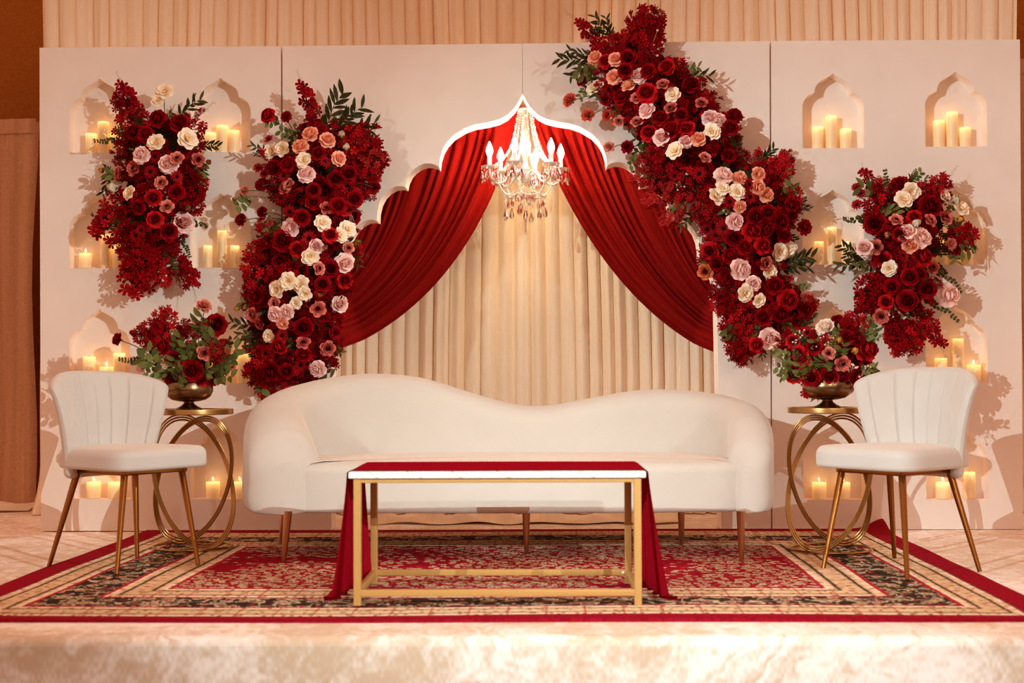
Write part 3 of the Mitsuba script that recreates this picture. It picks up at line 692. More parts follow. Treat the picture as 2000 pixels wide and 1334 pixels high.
# ------------------------------------------------------------------ chandelier
def chandelier():
    cy = 0.235; cx = at(1026, 300, cy)[0]
    zz = lambda py: at(1026, py, cy)[2]
    key = thing('chandelier', 'white crystal chandelier with six lit candle bulbs hanging in the point of the arch', 'chandelier')
    B = lambda m: xf(m, Tr(cx, cy, 0))
    zc, zh = zz(214), zz(348)
    part(key, 'stem', ply(B(lathe([(1e-5, zh + .02), (0.012, zh + .03), (0.03, zh + .045), (0.014, zh + .07), (0.012, zh + .10), (0.024, zh + .135), (0.033, zh + .17), (0.024, zh + .20), (0.012, zh + .225), (0.010, zc - .05), (0.02, zc - .03), (0.011, zc - 0.012), (1e-5, zc)], 24)), 'chandelier_white', smooth=40), 'white glass baluster stem')
    part(key, 'hub', ply(B(lathe([(1e-5, zh - .028), (0.014, zh - .026), (0.026, zh - .012), (0.029, zh + .008), (0.026, zh + .024), (1e-5, zh + .026)], 24)), 'chandelier_white', smooth=40), 'white rounded hub')
    crown = part(key, 'crown', ply(B(lathe([(0.010, zc - .004), (0.040, zc - .008), (0.046, zc), (0.040, zc + .006), (0.028, zc + .020), (0.014, zc + .026), (0.004, zc + .03)], 28)), 'chandelier_white', smooth=40), 'small beaded crown at the top')
    part(key, 'chain', ply(B(tube([(0, 0, zc + .02), (0, 0, 2.21), (0, -0.07, 2.215)], 0.0022, 6)), 'chandelier_white'))
    ico = trimesh.creation.icosphere(subdivisions=1, radius=1.0)
    icov, icof = np.array(ico.vertices), np.array(ico.faces)
    def beads(pts, r):
        return merge([(icov * (r if i % 3 else r * 1.35) + p, icof) for i, p in enumerate(pts)])
    drop = lathe([(1e-5, 0), (0.0035, -0.006), (0.008, -0.02), (0.0105, -0.03), (0.0088, -0.039), (0.004, -0.045), (1e-5, -0.047)], 8)
    drop_ply = ply(drop, 'crystal')
    pin = lambda p, d: merge([(icov * 0.0035 + p, icof), (icov * 0.0042 + p - [0, 0, 0.008], icof)])
    def pendant(parent, p, s=1.0):
        part(parent, 'crystal_drop', drop_ply, to_world=TW(Tr(p[0], p[1], p[2] - 0.011) @ Rz(p[0] * 40) @ S3(s * 1.2)))
    bulb = lathe([(1e-5, 0), (0.010, 0.001), (0.013, 0.008), (0.0185, 0.024), (0.0195, 0.034), (0.0165, 0.050), (0.009, 0.068), (0.0035, 0.080), (1e-5, 0.084)], 20)
    bulb_ply = {**ply(bulb, 'chandelier_white', smooth=True), 'emitter': {'type': 'area', 'radiance': rgb(190, 138, 76), 'sampling_weight': 5.0}}
    for k in range(6):
        a = math.radians(14 + 60 * k)
        d = np.array([math.cos(a), math.sin(a), 0])
        path = spline([(0.02, zh + .012), (0.05, zh + .035), (0.085, zh + .012), (0.115, zh - .022), (0.15, zh - .03), (0.182, zh - .004), (0.19, zh + .045)], 40)
        arm = part(key, 'arm', ply(B(tube([(d[0] * r, d[1] * r, z) for r, z in path], 0.0062, 8)), 'chandelier_white', smooth=True), 'white glass S-curved arm')
        c = np.array([cx + d[0] * 0.19, cy + d[1] * 0.19, zh + .045])
        part(arm, 'bobeche', ply(xf(lathe([(1e-5, 0), (0.02, 0.0), (0.042, 0.007), (0.046, 0.012), (0.04, 0.010), (0.02, 0.005), (1e-5, 0.005)], 18), Tr(*c)), 'bead_glass', smooth=40), 'scalloped glass dish')
        part(arm, 'candle_sleeve', ply(xf(lathe([(1e-5, 0), (0.0125, 0), (0.0125, 0.052), (0.0105, 0.054), (1e-5, 0.054)], 14), Tr(c[0], c[1], c[2] + .005)), 'chandelier_white', smooth=40))
        part(arm, 'bulb', bulb_ply, 'lit flame-shaped bulb', to_world=TW(Tr(c[0], c[1], c[2] + .059)))
        for q in range(6):
            b = a + q * PI / 3
            p = c + [0.041 * math.cos(b), 0.041 * math.sin(b), 0.004]
            part(arm, 'bead', ply(pin(p, 0), 'bead_glass', smooth=True))
            pendant(arm, p + [0, 0, -0.004], 0.95 if q % 2 else 1.15)
        t = np.linspace(0, 1, 34)[:, None]
        p0 = np.array([cx + d[0] * 0.036, cy + d[1] * 0.036, zc - 0.006]); p1 = c - d * 0.02 + [0, 0, 0.012]
        pts = p0 * (1 - t) + p1 * t - np.array([0, 0, 1.0]) * 0.055 * np.sin(PI * t) - d * 0.02 * np.sin(PI * t)
        part(key, 'bead_strand', ply(beads(pts, 0.0064), 'bead_glass', smooth=True), 'swagged strand of faceted beads')
        # lower tier: strands from the arm to a hanging hoop point
        lo = np.array([cx + d[0] * 0.105, cy + d[1] * 0.105, zh - 0.085])
        pts = (c + [0, 0, -0.02] - d * 0.03) * (1 - t) + lo * t - np.array([0, 0, 1.0]) * 0.02 * np.sin(PI * t)
        part(key, 'bead_strand', ply(beads(pts[::2], 0.0043), 'bead_glass', smooth=True))
        a2 = a + PI / 3; lo2 = np.array([cx + math.cos(a2) * 0.105, cy + math.sin(a2) * 0.105, zh - 0.085])
        pts = lo * (1 - t) + lo2 * t - np.array([0, 0, 1.0]) * 0.012 * np.sin(PI * t)
        part(key, 'bead_strand', ply(beads(pts[::2], 0.0043), 'bead_glass', smooth=True))
        part(key, 'bead_strand', ply(beads(np.array([lo - [0, 0, .008 + .010 * q] for q in range(4 + 2 * (k % 2))]), 0.0042), 'bead_glass', smooth=True)); pendant(key, lo + [0, 0, -0.05 - 0.02 * (k % 2)], 1.05); pendant(key, (lo + lo2) / 2 + [0, 0, -0.016], 0.8)
        mid = np.array([cx + d[0] * 0.045, cy + d[1] * 0.045, zh - 0.06])
        pts = np.array([cx + d[0] * .02, cy + d[1] * .02, zh - 0.02]) * (1 - t) + lo * t - np.array([0, 0, 1.0]) * 0.02 * np.sin(PI * t)
        part(key, 'bead_strand', ply(beads(pts[::3], 0.0038), 'bead_glass', smooth=True))
        pendant(key, mid, 0.9)
    tail = [(cx, cy, z) for z in np.arange(zh - 0.03, zh - 0.15, -0.011)]
    part(key, 'bead_strand', ply(beads(np.array(tail), 0.0045), 'bead_glass', smooth=True), 'straight strand under the hub')
    pendant(key, (cx, cy, zh - 0.15), 1.1)
    th = np.linspace(0, 2 * PI, 12, endpoint=False)
    for i in range(6):
        z = zh - 0.222 - i * 0.0125
        ring = np.stack([cx + 0.0055 * np.cos(th) * (1 if i % 2 else .35), cy + 0.0055 * np.cos(th) * (.35 if i % 2 else 1), z + 0.007 * np.sin(th)], 1)
        part(key, 'chain_link', ply(tube(ring, 0.0011, 5, closed=True), 'brass', smooth=True))
chandelier()

# ------------------------------------------------------------------ flowers: each kind is built once in a few variants
rng = np.random.default_rng(77)
def col(V, c, v=0.0): return np.clip(np.tile(np.asarray(c, float), (len(V), 1)) * (1 + v), 0, 1)
class Bunch:
    def __init__(self): self.V, self.F, self.C, self.n = [], [], [], 0
    def add(self, m, c):
        V = np.asarray(m[0]); self.V.append(V); self.F.append(np.asarray(m[1]) + self.n); self.n += len(V)
        self.C.append(np.broadcast_to(np.asarray(c, float), (len(V), 3)))
    def ply(self, bsdf='petal'):
        return ply((np.vstack(self.V), np.vstack(self.F)), bsdf, smooth=True, color=np.clip(np.vstack(self.C), 0, 1))
def petal(az, a0, a1, L, Wd, cup, r0=0.0, z0=0.0, ns=6, nt=5, point=0.0, frill=0.0, curl=0.0, r=rng):
    s = np.linspace(0, 1, ns); t = np.linspace(-1, 1, nt)
    ang = np.radians(a0 + (a1 - a0) * s + curl * s ** 4)
    ds = L / (ns - 1)
    rad = r0 + np.concatenate([[0], np.cumsum(np.sin(ang[:-1]) * ds)]); zz = z0 + np.concatenate([[0], np.cumsum(np.cos(ang[:-1]) * ds)])
    w = Wd * np.sin(PI * (0.16 + 0.72 * s)) ** (0.8) * (1 - point * s ** 3)
    er, et = np.array([math.cos(az), math.sin(az), 0]), np.array([-math.sin(az), math.cos(az), 0])
    P = rad[:, None, None] * er + zz[:, None, None] * [0, 0, 1.0] + (w[:, None] * t[None, :])[..., None] * et
    n_in = -np.cos(ang)[:, None] * er + np.sin(ang)[:, None] * np.array([0, 0, 1.0])
    P = P + (cup * w[:, None] * t[None, :] ** 2)[..., None] * n_in[:, None, :]
    if frill: P = P + (frill * s[:, None] ** 2 * r.normal(size=(ns, nt)))[..., None] * (n_in[:, None, :] + 0.5 * er)
    return grid(P), np.repeat(s, nt)
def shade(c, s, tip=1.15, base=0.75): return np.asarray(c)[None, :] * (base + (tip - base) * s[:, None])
def rose(c, open_=1.0, c_in=None, seed=0, tip=1.18):
    r = np.random.default_rng(seed); b = Bunch(); c = np.asarray(c); c_in = c if c_in is None else np.asarray(c_in)
    base = .96 if c.mean() > .4 else .78
    rows = [(3, 4, -14, .34, .13, .8, .015), (4, 10, -16, .37, .19, .75, .05), (5, 20, -4, .40, .235, .7, .08), (5, 38, 22, .43, .27, .55, .09), (5, 58, 70, .44, .30, .4, .09), (5, 78, 112, .40, .30, .28, .08)]
    for q, (n, a0, a1, L, w, cup, r0) in enumerate(rows):
        o = r.uniform(0, 6.28); k = q / (len(rows) - 1)
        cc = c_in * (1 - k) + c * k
        for i in range(n):
            m, s = petal(o + i * 2 * PI / n + r.normal(0, .1), (a0 + r.normal(0, 4)) * open_, (a1 + r.normal(0, 7)) * open_, L * r.uniform(.93, 1.07), w, cup, r0 * .8, 0.0 - 0.03 * q * open_, curl=30 * k, frill=0.006)
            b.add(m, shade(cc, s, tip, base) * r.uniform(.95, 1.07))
    b.add((lathe([(1e-5, -.2), (.1, -.19), (.16, -.12), (.10, -.02), (1e-5, 0.02)], 8)), c * .5)
    return b.ply()
def open_rose(c, cen, seed):
    r = np.random.default_rng(seed); b = Bunch(); c = np.asarray(c)
    for n, a0, a1, L, w, cup, pt in ((6, 72, 100, .48, .29, .25, .25), (6, 55, 75, .42, .25, .4, .2), (5, 35, 40, .32, .19, .6, .1), (4, 18, 5, .22, .12, .8, 0)):
        o = r.uniform(0, 6.28)
        for i in range(n):
            m, s = petal(o + i * 2 * PI / n + r.normal(0, .1), a0 + r.normal(0, 7), a1 + r.normal(0, 9), L * r.uniform(.92, 1.08), w, cup, .03, 0, point=pt, frill=.012)
            f = shade(c, s, 1.05, .95); f = f * (1 - .75 * (1 - s[:, None]) ** 3) + np.asarray(cen) * (.75 * (1 - s[:, None]) ** 3)
            b.add(m, f)
    v = trimesh.creation.icosphere(1, .085); b.add((np.array(v.vertices) * [1, 1, .7] + [0, 0, .06], np.array(v.faces)), cen)
    return b.ply()
def ranunculus(c, dark, seed):
    r = np.random.default_rng(seed); b = Bunch()
    for q, (n, a0, a1, L, w, cup) in enumerate(((5, 62, 88, .45, .26, .45), (6, 48, 52, .43, .24, .55), (7, 38, 22, .40, .2, .6), (7, 28, 4, .36, .16, .7))):
        o = r.uniform(0, 6.28)
        for i in range(n):
            m, s = petal(o + i * 2 * PI / n, a0 + r.normal(0, 5), a1 + r.normal(0, 6), L, w, cup, .06, -.02 * q, frill=.014)
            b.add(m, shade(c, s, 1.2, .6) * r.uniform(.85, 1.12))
    for n, a0, a1, L, w in ((6, 12, -10, .3, .12), (5, 4, -22, .27, .1)):
        o = r.uniform(0, 6.28)
        for i in range(n):
            m, s = petal(o + i * 2 * PI / n, a0, a1, L, w, .8, .08 if n == 6 else .03, -.04)
            b.add(m, shade(dark, s, 1.25, .7))
    v = trimesh.creation.icosphere(1, .13); b.add((np.array(v.vertices) * [1, 1, .8] + [0, 0, .1], np.array(v.faces)), np.asarray(dark) * .6)
    return b.ply()
def daisy(c, cen, seed, n=13):
    r = np.random.default_rng(seed); b = Bunch()
    for k, (a, L) in enumerate(((80, .47), (66, .38))):
        for i in range(n):
            m, s = petal(i * 2 * PI / n + k * .22 + r.normal(0, .05), a + r.normal(0, 6), a + 12 + r.normal(0, 8), L, .075, .3, .05, .01 * k, ns=4, nt=3)
            b.add(m, shade(c, s, 1.1, .7) * r.uniform(.85, 1.1))
    v = trimesh.creation.icosphere(2, .14); vv = np.array(v.vertices); vv = vv * (1 + .08 * r.normal(size=(len(vv), 1)))
    b.add((vv * [1, 1, .6] + [0, 0, .05], np.array(v.faces)), cen)
    return b.ply()
def carnation(c, seed):
    r = np.random.default_rng(seed); b = Bunch()
    for n, a0, a1, L in ((9, 80, 105, .46), (9, 60, 78, .46), (8, 42, 50, .44), (7, 24, 24, .42), (5, 8, 4, .38)):
        o = r.uniform(0, 6.28)
        for i in range(n):
            m, s = petal(o + i * 2 * PI / n + r.normal(0, .15), a0 + r.normal(0, 9), a1 + r.normal(0, 12), L, .17, .3, .02, 0, ns=5, nt=5, frill=.035, r=r)
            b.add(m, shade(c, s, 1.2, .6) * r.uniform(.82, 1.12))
    b.add(lathe([(1e-5, -.32), (.05, -.3), (.09, -.1), (.06, .05), (1e-5, .1)], 8), (.10, .13, .03))
    return b.ply()
def bud(c, seed):
    r = np.random.default_rng(seed); b = Bunch()
    for n, a0, L in ((4, 22, .5), (3, 12, .52)):
        for i in range(n):
            m, s = petal(i * 2 * PI / n + n, a0, a0 - 32, L, .2, .7, .04); b.add(m, shade(c, s, 1.1, .7))
    for i in range(4):
        m, s = petal(i * PI / 2, 45, 20, .3, .09, .3, .03, ns=4, nt=3, point=.5); b.add(m, (.06, .10, .02))
    return b.ply()
def blossom(b, p, d, size, c, r):
    d = d / np.linalg.norm(d); x = np.cross(d, [.3, .5, .8]); x /= np.linalg.norm(x); y = np.cross(d, x)
    o = r.uniform(0, 6.28); V, Fc = [], []
    n = 5
    for i in range(n):
        a = o + i * 2 * PI / n; e = math.cos(a) * x + math.sin(a) * y; f = -math.sin(a) * x + math.cos(a) * y
        up = r.uniform(.05, .45); k = len(V)
        V += [p, p + size * (.50 * e + .27 * f + up * .5 * d), p + size * (.86 * e + .27 * f + up * .9 * d), p + size * (1.0 * e + up * .8 * d), p + size * (.86 * e - .27 * f + up * .9 * d), p + size * (.50 * e - .27 * f + up * .5 * d)]
        Fc += [[k, k + 2, k + 1], [k, k + 3, k + 2], [k, k + 4, k + 3], [k, k + 5, k + 4]]
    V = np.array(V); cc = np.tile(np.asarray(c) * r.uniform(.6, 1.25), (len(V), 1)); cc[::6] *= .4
    b.add((V, np.array(Fc)), cc)
def spray(kind, c, seed):
    """Blossoms along a branching stem: z runs along the stem, +x faces the viewer."""
    r = np.random.default_rng(seed); b = Bunch()
    L = 1.0
    spec = {'cluster': (52, .34, .098, .25), 'spike': (40, .115, .082, .10), 'loose': (26, .20, .092, .3)}[kind]
    n, R, sz, t0 = spec
    stem = [(0, 0, 0), (.02, .02, .35), (.0, -.02, .7), (.01, .01, 1.0)]
    b.add(tube(spline(stem, 10), np.linspace(.014, .006, 10), 5), (.10, .085, .03))
    for i in range(n):
        t = t0 + (1 - t0) * (i + r.uniform(0, 1)) / n
        if kind == 'spike' and r.uniform() < .15 * (t > .75): continue
        prof = math.sin(PI * min(1, max(.02, (t - t0 * .6) / (1.06 - t0 * .6)))) ** .55 if kind != 'spike' else (1.15 - t) ** .5
        a = r.uniform(0, 6.28); rr = R * prof * math.sqrt(r.uniform(.15, 1))
        p = np.array([rr * math.cos(a) * .75 + .03, rr * math.sin(a), t])
        d = np.array([math.cos(a) * .8 + .75, math.sin(a), r.uniform(-.3, .6)]) + r.normal(0, .25, 3)
        blossom(b, p, d, sz * r.uniform(.8, 1.25), c, r)
        if kind != 'spike' and i % 3 == 0: b.add(tube([(0, 0, max(0, t - .25)), (p * [.6, .6, 1] - [0, 0, .06]).tolist(), p.tolist()], .005, 3), (.12, .09, .03))
    return b.ply()
def leaf_mesh(p, d, up, L, w, fold=.25, droop=.2, ns=5):
    d = d / np.linalg.norm(d); s_ = np.cross(d, up); s_ /= np.linalg.norm(s_) + 1e-9; u = np.cross(s_, d)
    s = np.linspace(0, 1, ns)[:, None]; t = np.array([-1, 0, 1.0])[None, :]
    ww = w * np.sin(PI * np.clip(s * .94 + .04, 0, 1)) ** .8
    P = p + (s * L)[..., None] * d + (ww * t)[..., None] * s_ + (fold * ww * np.abs(t) - droop * L * s ** 2)[..., None] * u
    return grid(P)
def sprig(kind, seed):
    r = np.random.default_rng(seed); b = Bunch()
    green = {'willow': (.034, .034, .008), 'eucalyptus': (.058, .060, .016), 'broad': (.115, .135, .035), 'fern': (.10, .105, .012), 'fine': (.09, .07, .03)}[kind]
    n = {'willow': 13, 'eucalyptus': 22, 'broad': 9, 'fern': 26, 'fine': 16}[kind]
    stem = spline([(0, 0, 0), (.03, .03, .3), (.05, -.02, .65), (.0, .02, 1.0)], 14)
    b.add(tube(stem, np.linspace(.011, .004, 14), 5), (.10, .075, .035))
    for i in range(n):
        t = .12 + .88 * (i + .5) / n
        k = t * 13; p = stem[min(13, int(k))]
        side = 1 if i % 2 else -1
        a = r.uniform(-.6, .6)
        c = np.asarray(green) * r.uniform(.6, 1.5) * np.array([r.uniform(.85, 1.3), 1, 1])
        if kind == 'willow': b.add(leaf_mesh(p, np.array([a, side * r.uniform(.45, .8), .75]), np.array([1, 0, .2]) + r.normal(0, .3, 3), r.uniform(.26, .36), r.uniform(.036, .05), .3, r.uniform(.0, .25)), c)
        elif kind == 'eucalyptus': b.add(leaf_mesh(p, np.array([a, side * .9, .4]), np.array([1, 0, .3]) + r.normal(0, .45, 3), r.uniform(.12, .16) * (1.1 - .55 * t), .055 * (1.1 - .5 * t), .15, .1), c)
        elif kind == 'broad': b.add(leaf_mesh(p, np.array([a, side * r.uniform(.6, 1), .6]), np.array([1, 0, .2]) + r.normal(0, .35, 3), r.uniform(.28, .40), r.uniform(.09, .13), .2, r.uniform(0, .3)), c)
        elif kind == 'fern': b.add(leaf_mesh(p, np.array([a, side * .9, .5]), np.array([1, 0, .2]), .22 * (1.1 - t), .022, .2, .1, 4), c)
        else:
            q = p + np.array([r.normal(0, .03), side * r.uniform(.05, .12), .06])
            b.add(tube([p, q], .004, 3), (.2, .13, .08))
            v = trimesh.creation.icosphere(0, .016 * (1.15 - .5 * t)); b.add((np.array(v.vertices) + q, np.array(v.faces)), (.22, .12, .085))
    return b.ply('leafy')
def berries(seed):
    r = np.random.default_rng(seed); b = Bunch()
    for i in range(9):
        e = np.array([r.normal(0, .1) + .1, r.normal(0, .28), r.uniform(.3, 1)])
        b.add(tube([(0, 0, 0), (e * [.5, .4, .6]).tolist(), e.tolist()], .012, 3), (.45, .33, .25))
        v = trimesh.creation.icosphere(0, .05); b.add((np.array(v.vertices) + e, np.array(v.faces)), (.72, .58, .46))
    return b.ply('leafy')

RED, DRED, BRED = (.34, .0045, .009), (.18, .002, .005), (.56, .012, .016)
LIB = {
    'red_rose': [rose(RED, 1, DRED, 1), rose((.30, .005, .010), .92, (.14, .002, .005), 2), rose((.24, .003, .008), 1.05, (.11, .0015, .004), 3), rose(BRED, 1, (.18, .004, .01), 4)],
    'blush_rose': [rose((.90, .70, .66), .95, (.86, .58, .54), 5, 1.08), rose((.92, .74, .69), 1.02, (.88, .62, .58), 6, 1.08)],
    'lilac_rose': [rose((.92, .69, .67), .95, (.86, .56, .54), 7, 1.08), rose((.93, .72, .69), 1.0, (.88, .60, .57), 71, 1.08)],
    'peach_rose': [rose((.90, .50, .36), .95, (.86, .40, .25), 8, 1.1), rose((.88, .46, .31), .9, (.82, .36, .20), 9, 1.1)],
    'ivory_rose': [open_rose((.95, .86, .70), (.88, .50, .12), 10), open_rose((.94, .84, .66), (.86, .48, .12), 11), open_rose((.95, .87, .72), (.90, .56, .16), 12)],
    'white_rose': [rose((.88, .80, .72), .95, (.86, .74, .62), 13, 1.05)],
    'ranunculus': [ranunculus((.66, .18, .14), (.13, .004, .010), 14), ranunculus((.72, .25, .19), (.14, .006, .012), 15), ranunculus((.60, .14, .11), (.11, .004, .008), 16)],
    'orange_ranunculus': [ranunculus((.66, .17, .06), (.12, .006, .008), 17)],
    'daisy': [daisy((.26, .006, .010), (.018, .004, .006), 18), daisy((.32, .010, .014), (.02, .005, .007), 19)],
    'carnation': [carnation((.22, .004, .010), 20), carnation((.28, .007, .012), 21)],
    'coral_carnation': [carnation((.55, .06, .035), 22), carnation((.60, .10, .06), 23)],
    'pink_carnation': [carnation((.66, .21, .15), 24)],
    'yellow_bud': [bud((.66, .32, .05), 25)], 'peach_bud': [bud((.68, .30, .16), 26)], 'red_bud': [bud((.26, .006, .012), 27)], 'ivory_bud': [bud((.84, .72, .54), 28)],
    'blossom_cluster': [spray('cluster', BRED, 30), spray('cluster', (.36, .005, .009), 31), spray('cluster', (.44, .008, .012), 32), spray('cluster', RED, 33)],
    'bright_cluster': [spray('cluster', (.52, .03, .025), 34), spray('cluster', (.46, .022, .02), 35)],
    'blossom_spike': [spray('spike', (.33, .006, .010), 36), spray('spike', (.36, .007, .011), 37)],
    'blossom_twig': [spray('loose', (.36, .007, .011), 38), spray('loose', BRED, 39)],
    'willow_sprig': [sprig('willow', 40), sprig('willow', 41), sprig('willow', 42)],
    'eucalyptus_sprig': [sprig('eucalyptus', 43), sprig('eucalyptus', 44)],
    'leafy_sprig': [sprig('broad', 45), sprig('broad', 46), sprig('broad', 47)],
    'fern_sprig': [sprig('fern', 48)], 'bud_twig': [sprig('fine', 49), sprig('fine', 50)],
    'berry_twig': [berries(51), berries(52)]}
PLABEL = {'blush_rose': 'blush pink rose', 'lilac_rose': 'pale lilac pink rose', 'peach_rose': 'peach rose', 'ivory_rose': 'open ivory rose with a golden centre', 'white_rose': 'large white rose',
          'ranunculus': 'dusty pink ranunculus with a dark red heart', 'orange_ranunculus': 'orange ranunculus with a dark heart', 'daisy': 'red daisy with a black centre', 'red_rose': None,
          'coral_carnation': 'bright coral carnation', 'pink_carnation': 'salmon pink carnation', 'yellow_bud': 'small yellow bud', 'peach_bud': 'small peach bud', 'ivory_bud': 'small ivory bud'}
stem_mat = None
class Arrangement:
    def __init__(self, name, label, cat, seed):
        self.key = thing(name, label, cat); self.r = np.random.default_rng(seed); self.taken = []
    def flower(self, kind, px, py, dpx, Y, face=None, tilt=.35):
        r = self.r; p = at(px, py, Y); s = (dpx / F_) * (Y - CAM[1]) * 1.06
        n = np.array([0, -1.0, 0.12]) + (np.zeros(3) if face is None else np.asarray(face)) + r.normal(0, tilt * .5, 3)
        n /= np.linalg.norm(n); x = np.cross(n, [.2, .1, 1]); x /= np.linalg.norm(x); y = np.cross(n, x)
        a = r.uniform(0, 6.28)
        M = np.eye(4); M[:3, 0] = s * (math.cos(a) * x + math.sin(a) * y); M[:3, 1] = s * (-math.sin(a) * x + math.cos(a) * y); M[:3, 2] = s * n; M[:3, 3] = p
        lib = LIB[kind]
        part(self.key, kind, lib[int(r.integers(len(lib)))], PLABEL.get(kind), to_world=TW(M))
        self.taken.append((px, py, dpx))
    def stalk(self, kind, x0, y0, x1, y1, Y0, Y1, width=1.0):
        r = self.r; p, q = at(x0, y0, Y0), at(x1, y1, Y1); d = q - p; L = np.linalg.norm(d); z = d / L
        x = np.array([0, -1.0, 0]); x = x - z * (x @ z); x /= np.linalg.norm(x); y = np.cross(z, x)
        M = np.eye(4); M[:3, 0] = x * L * width; M[:3, 1] = y * L * width * (1 if r.uniform() < .5 else -1); M[:3, 2] = z * L; M[:3, 3] = p
        if np.linalg.det(M) < 0: M[:3, 1] *= -1
        lib = LIB[kind]
        part(self.key, kind, lib[int(r.integers(len(lib)))], PLABEL.get(kind), to_world=TW(M))
    def stem(self, x0, y0, x1, y1, Y0, Y1):
        p, q = at(x0, y0, Y0), at(x1, y1, Y1)
        part(self.key, 'stem', ply(tube(spline([p, (p + q) / 2 + [0, -.01, .012], q], 8), .0022, 5), 'stem_green'))
mat('stem_green', **two(**paint((.10, .085, .03), .6, .2)))
from shapely.geometry import Polygon, Point
def fill(A, outline, n, Yf, kinds, seed, dmin=20):
    """Red flowers packed behind and between the placed ones, by distance, inside an outline."""
    r = np.random.default_rng(seed); poly = Polygon(outline).buffer(-9); pts = []
    x0, y0, x1, y1 = poly.bounds; tries = 0
    while len(pts) < n and tries < 12000:
        tries += 1
        x, y = r.uniform(x0, x1), r.uniform(y0, y1)
        if not poly.contains(Point(x, y)): continue
        if any((x - a) ** 2 + (y - b) ** 2 < dmin ** 2 for a, b in pts): continue
        pts.append((x, y))
    cx, cy = poly.centroid.x, poly.centroid.y
    for x, y in pts:
        edge = poly.exterior.distance(Point(x, y))
        k = r.choice(len(kinds), p=np.array([w for _, w in kinds]) / sum(w for _, w in kinds)); kind = kinds[k][0]
        Y = Yf(x, y, edge) + r.uniform(-.03, .05)
        if kind in ('blossom_cluster', 'bright_cluster', 'blossom_twig'):
            # points outward from the middle
            e = poly.exterior.interpolate(poly.exterior.project(Point(x, y))); dx, dy = e.x - x, e.y - y; l = math.hypot(dx, dy) + 1e-6
            L = r.uniform(48, 66)
            dx, dy = dx / l + r.normal(0, .5), dy / l + r.normal(0, .5); l = math.hypot(dx, dy)
            A.stalk(kind, x - dx / l * L * .45, y - dy / l * L * .45, x + dx / l * L * .55, y + dy / l * L * .55, Y + .05, Y - .02)
        else:
            A.flower(kind, x, y, r.uniform(28, 42) if 'rose' in kind else r.uniform(22, 30), Y, tilt=.6)
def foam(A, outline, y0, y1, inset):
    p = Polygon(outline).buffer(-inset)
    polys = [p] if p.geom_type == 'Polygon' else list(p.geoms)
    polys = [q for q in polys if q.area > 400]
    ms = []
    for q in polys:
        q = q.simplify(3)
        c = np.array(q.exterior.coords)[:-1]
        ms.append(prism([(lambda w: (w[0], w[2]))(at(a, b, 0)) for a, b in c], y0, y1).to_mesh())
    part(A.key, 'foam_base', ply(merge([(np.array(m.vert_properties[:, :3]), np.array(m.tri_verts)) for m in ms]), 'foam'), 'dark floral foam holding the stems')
CODE = dict(R='red_rose', B='blush_rose', K='lilac_rose', P='peach_rose', I='ivory_rose', W='white_rose', N='ranunculus', O='orange_ranunculus', G='daisy', C='carnation', D='coral_carnation', Q='pink_carnation',
            y='yellow_bud', p='peach_bud', r='red_bud', i='ivory_bud',
            S='blossom_cluster', H='bright_cluster', T='blossom_spike', t='blossom_twig', L='willow_sprig', E='eucalyptus_sprig', F='leafy_sprig', f='fern_sprig', u='bud_twig', b='berry_twig')
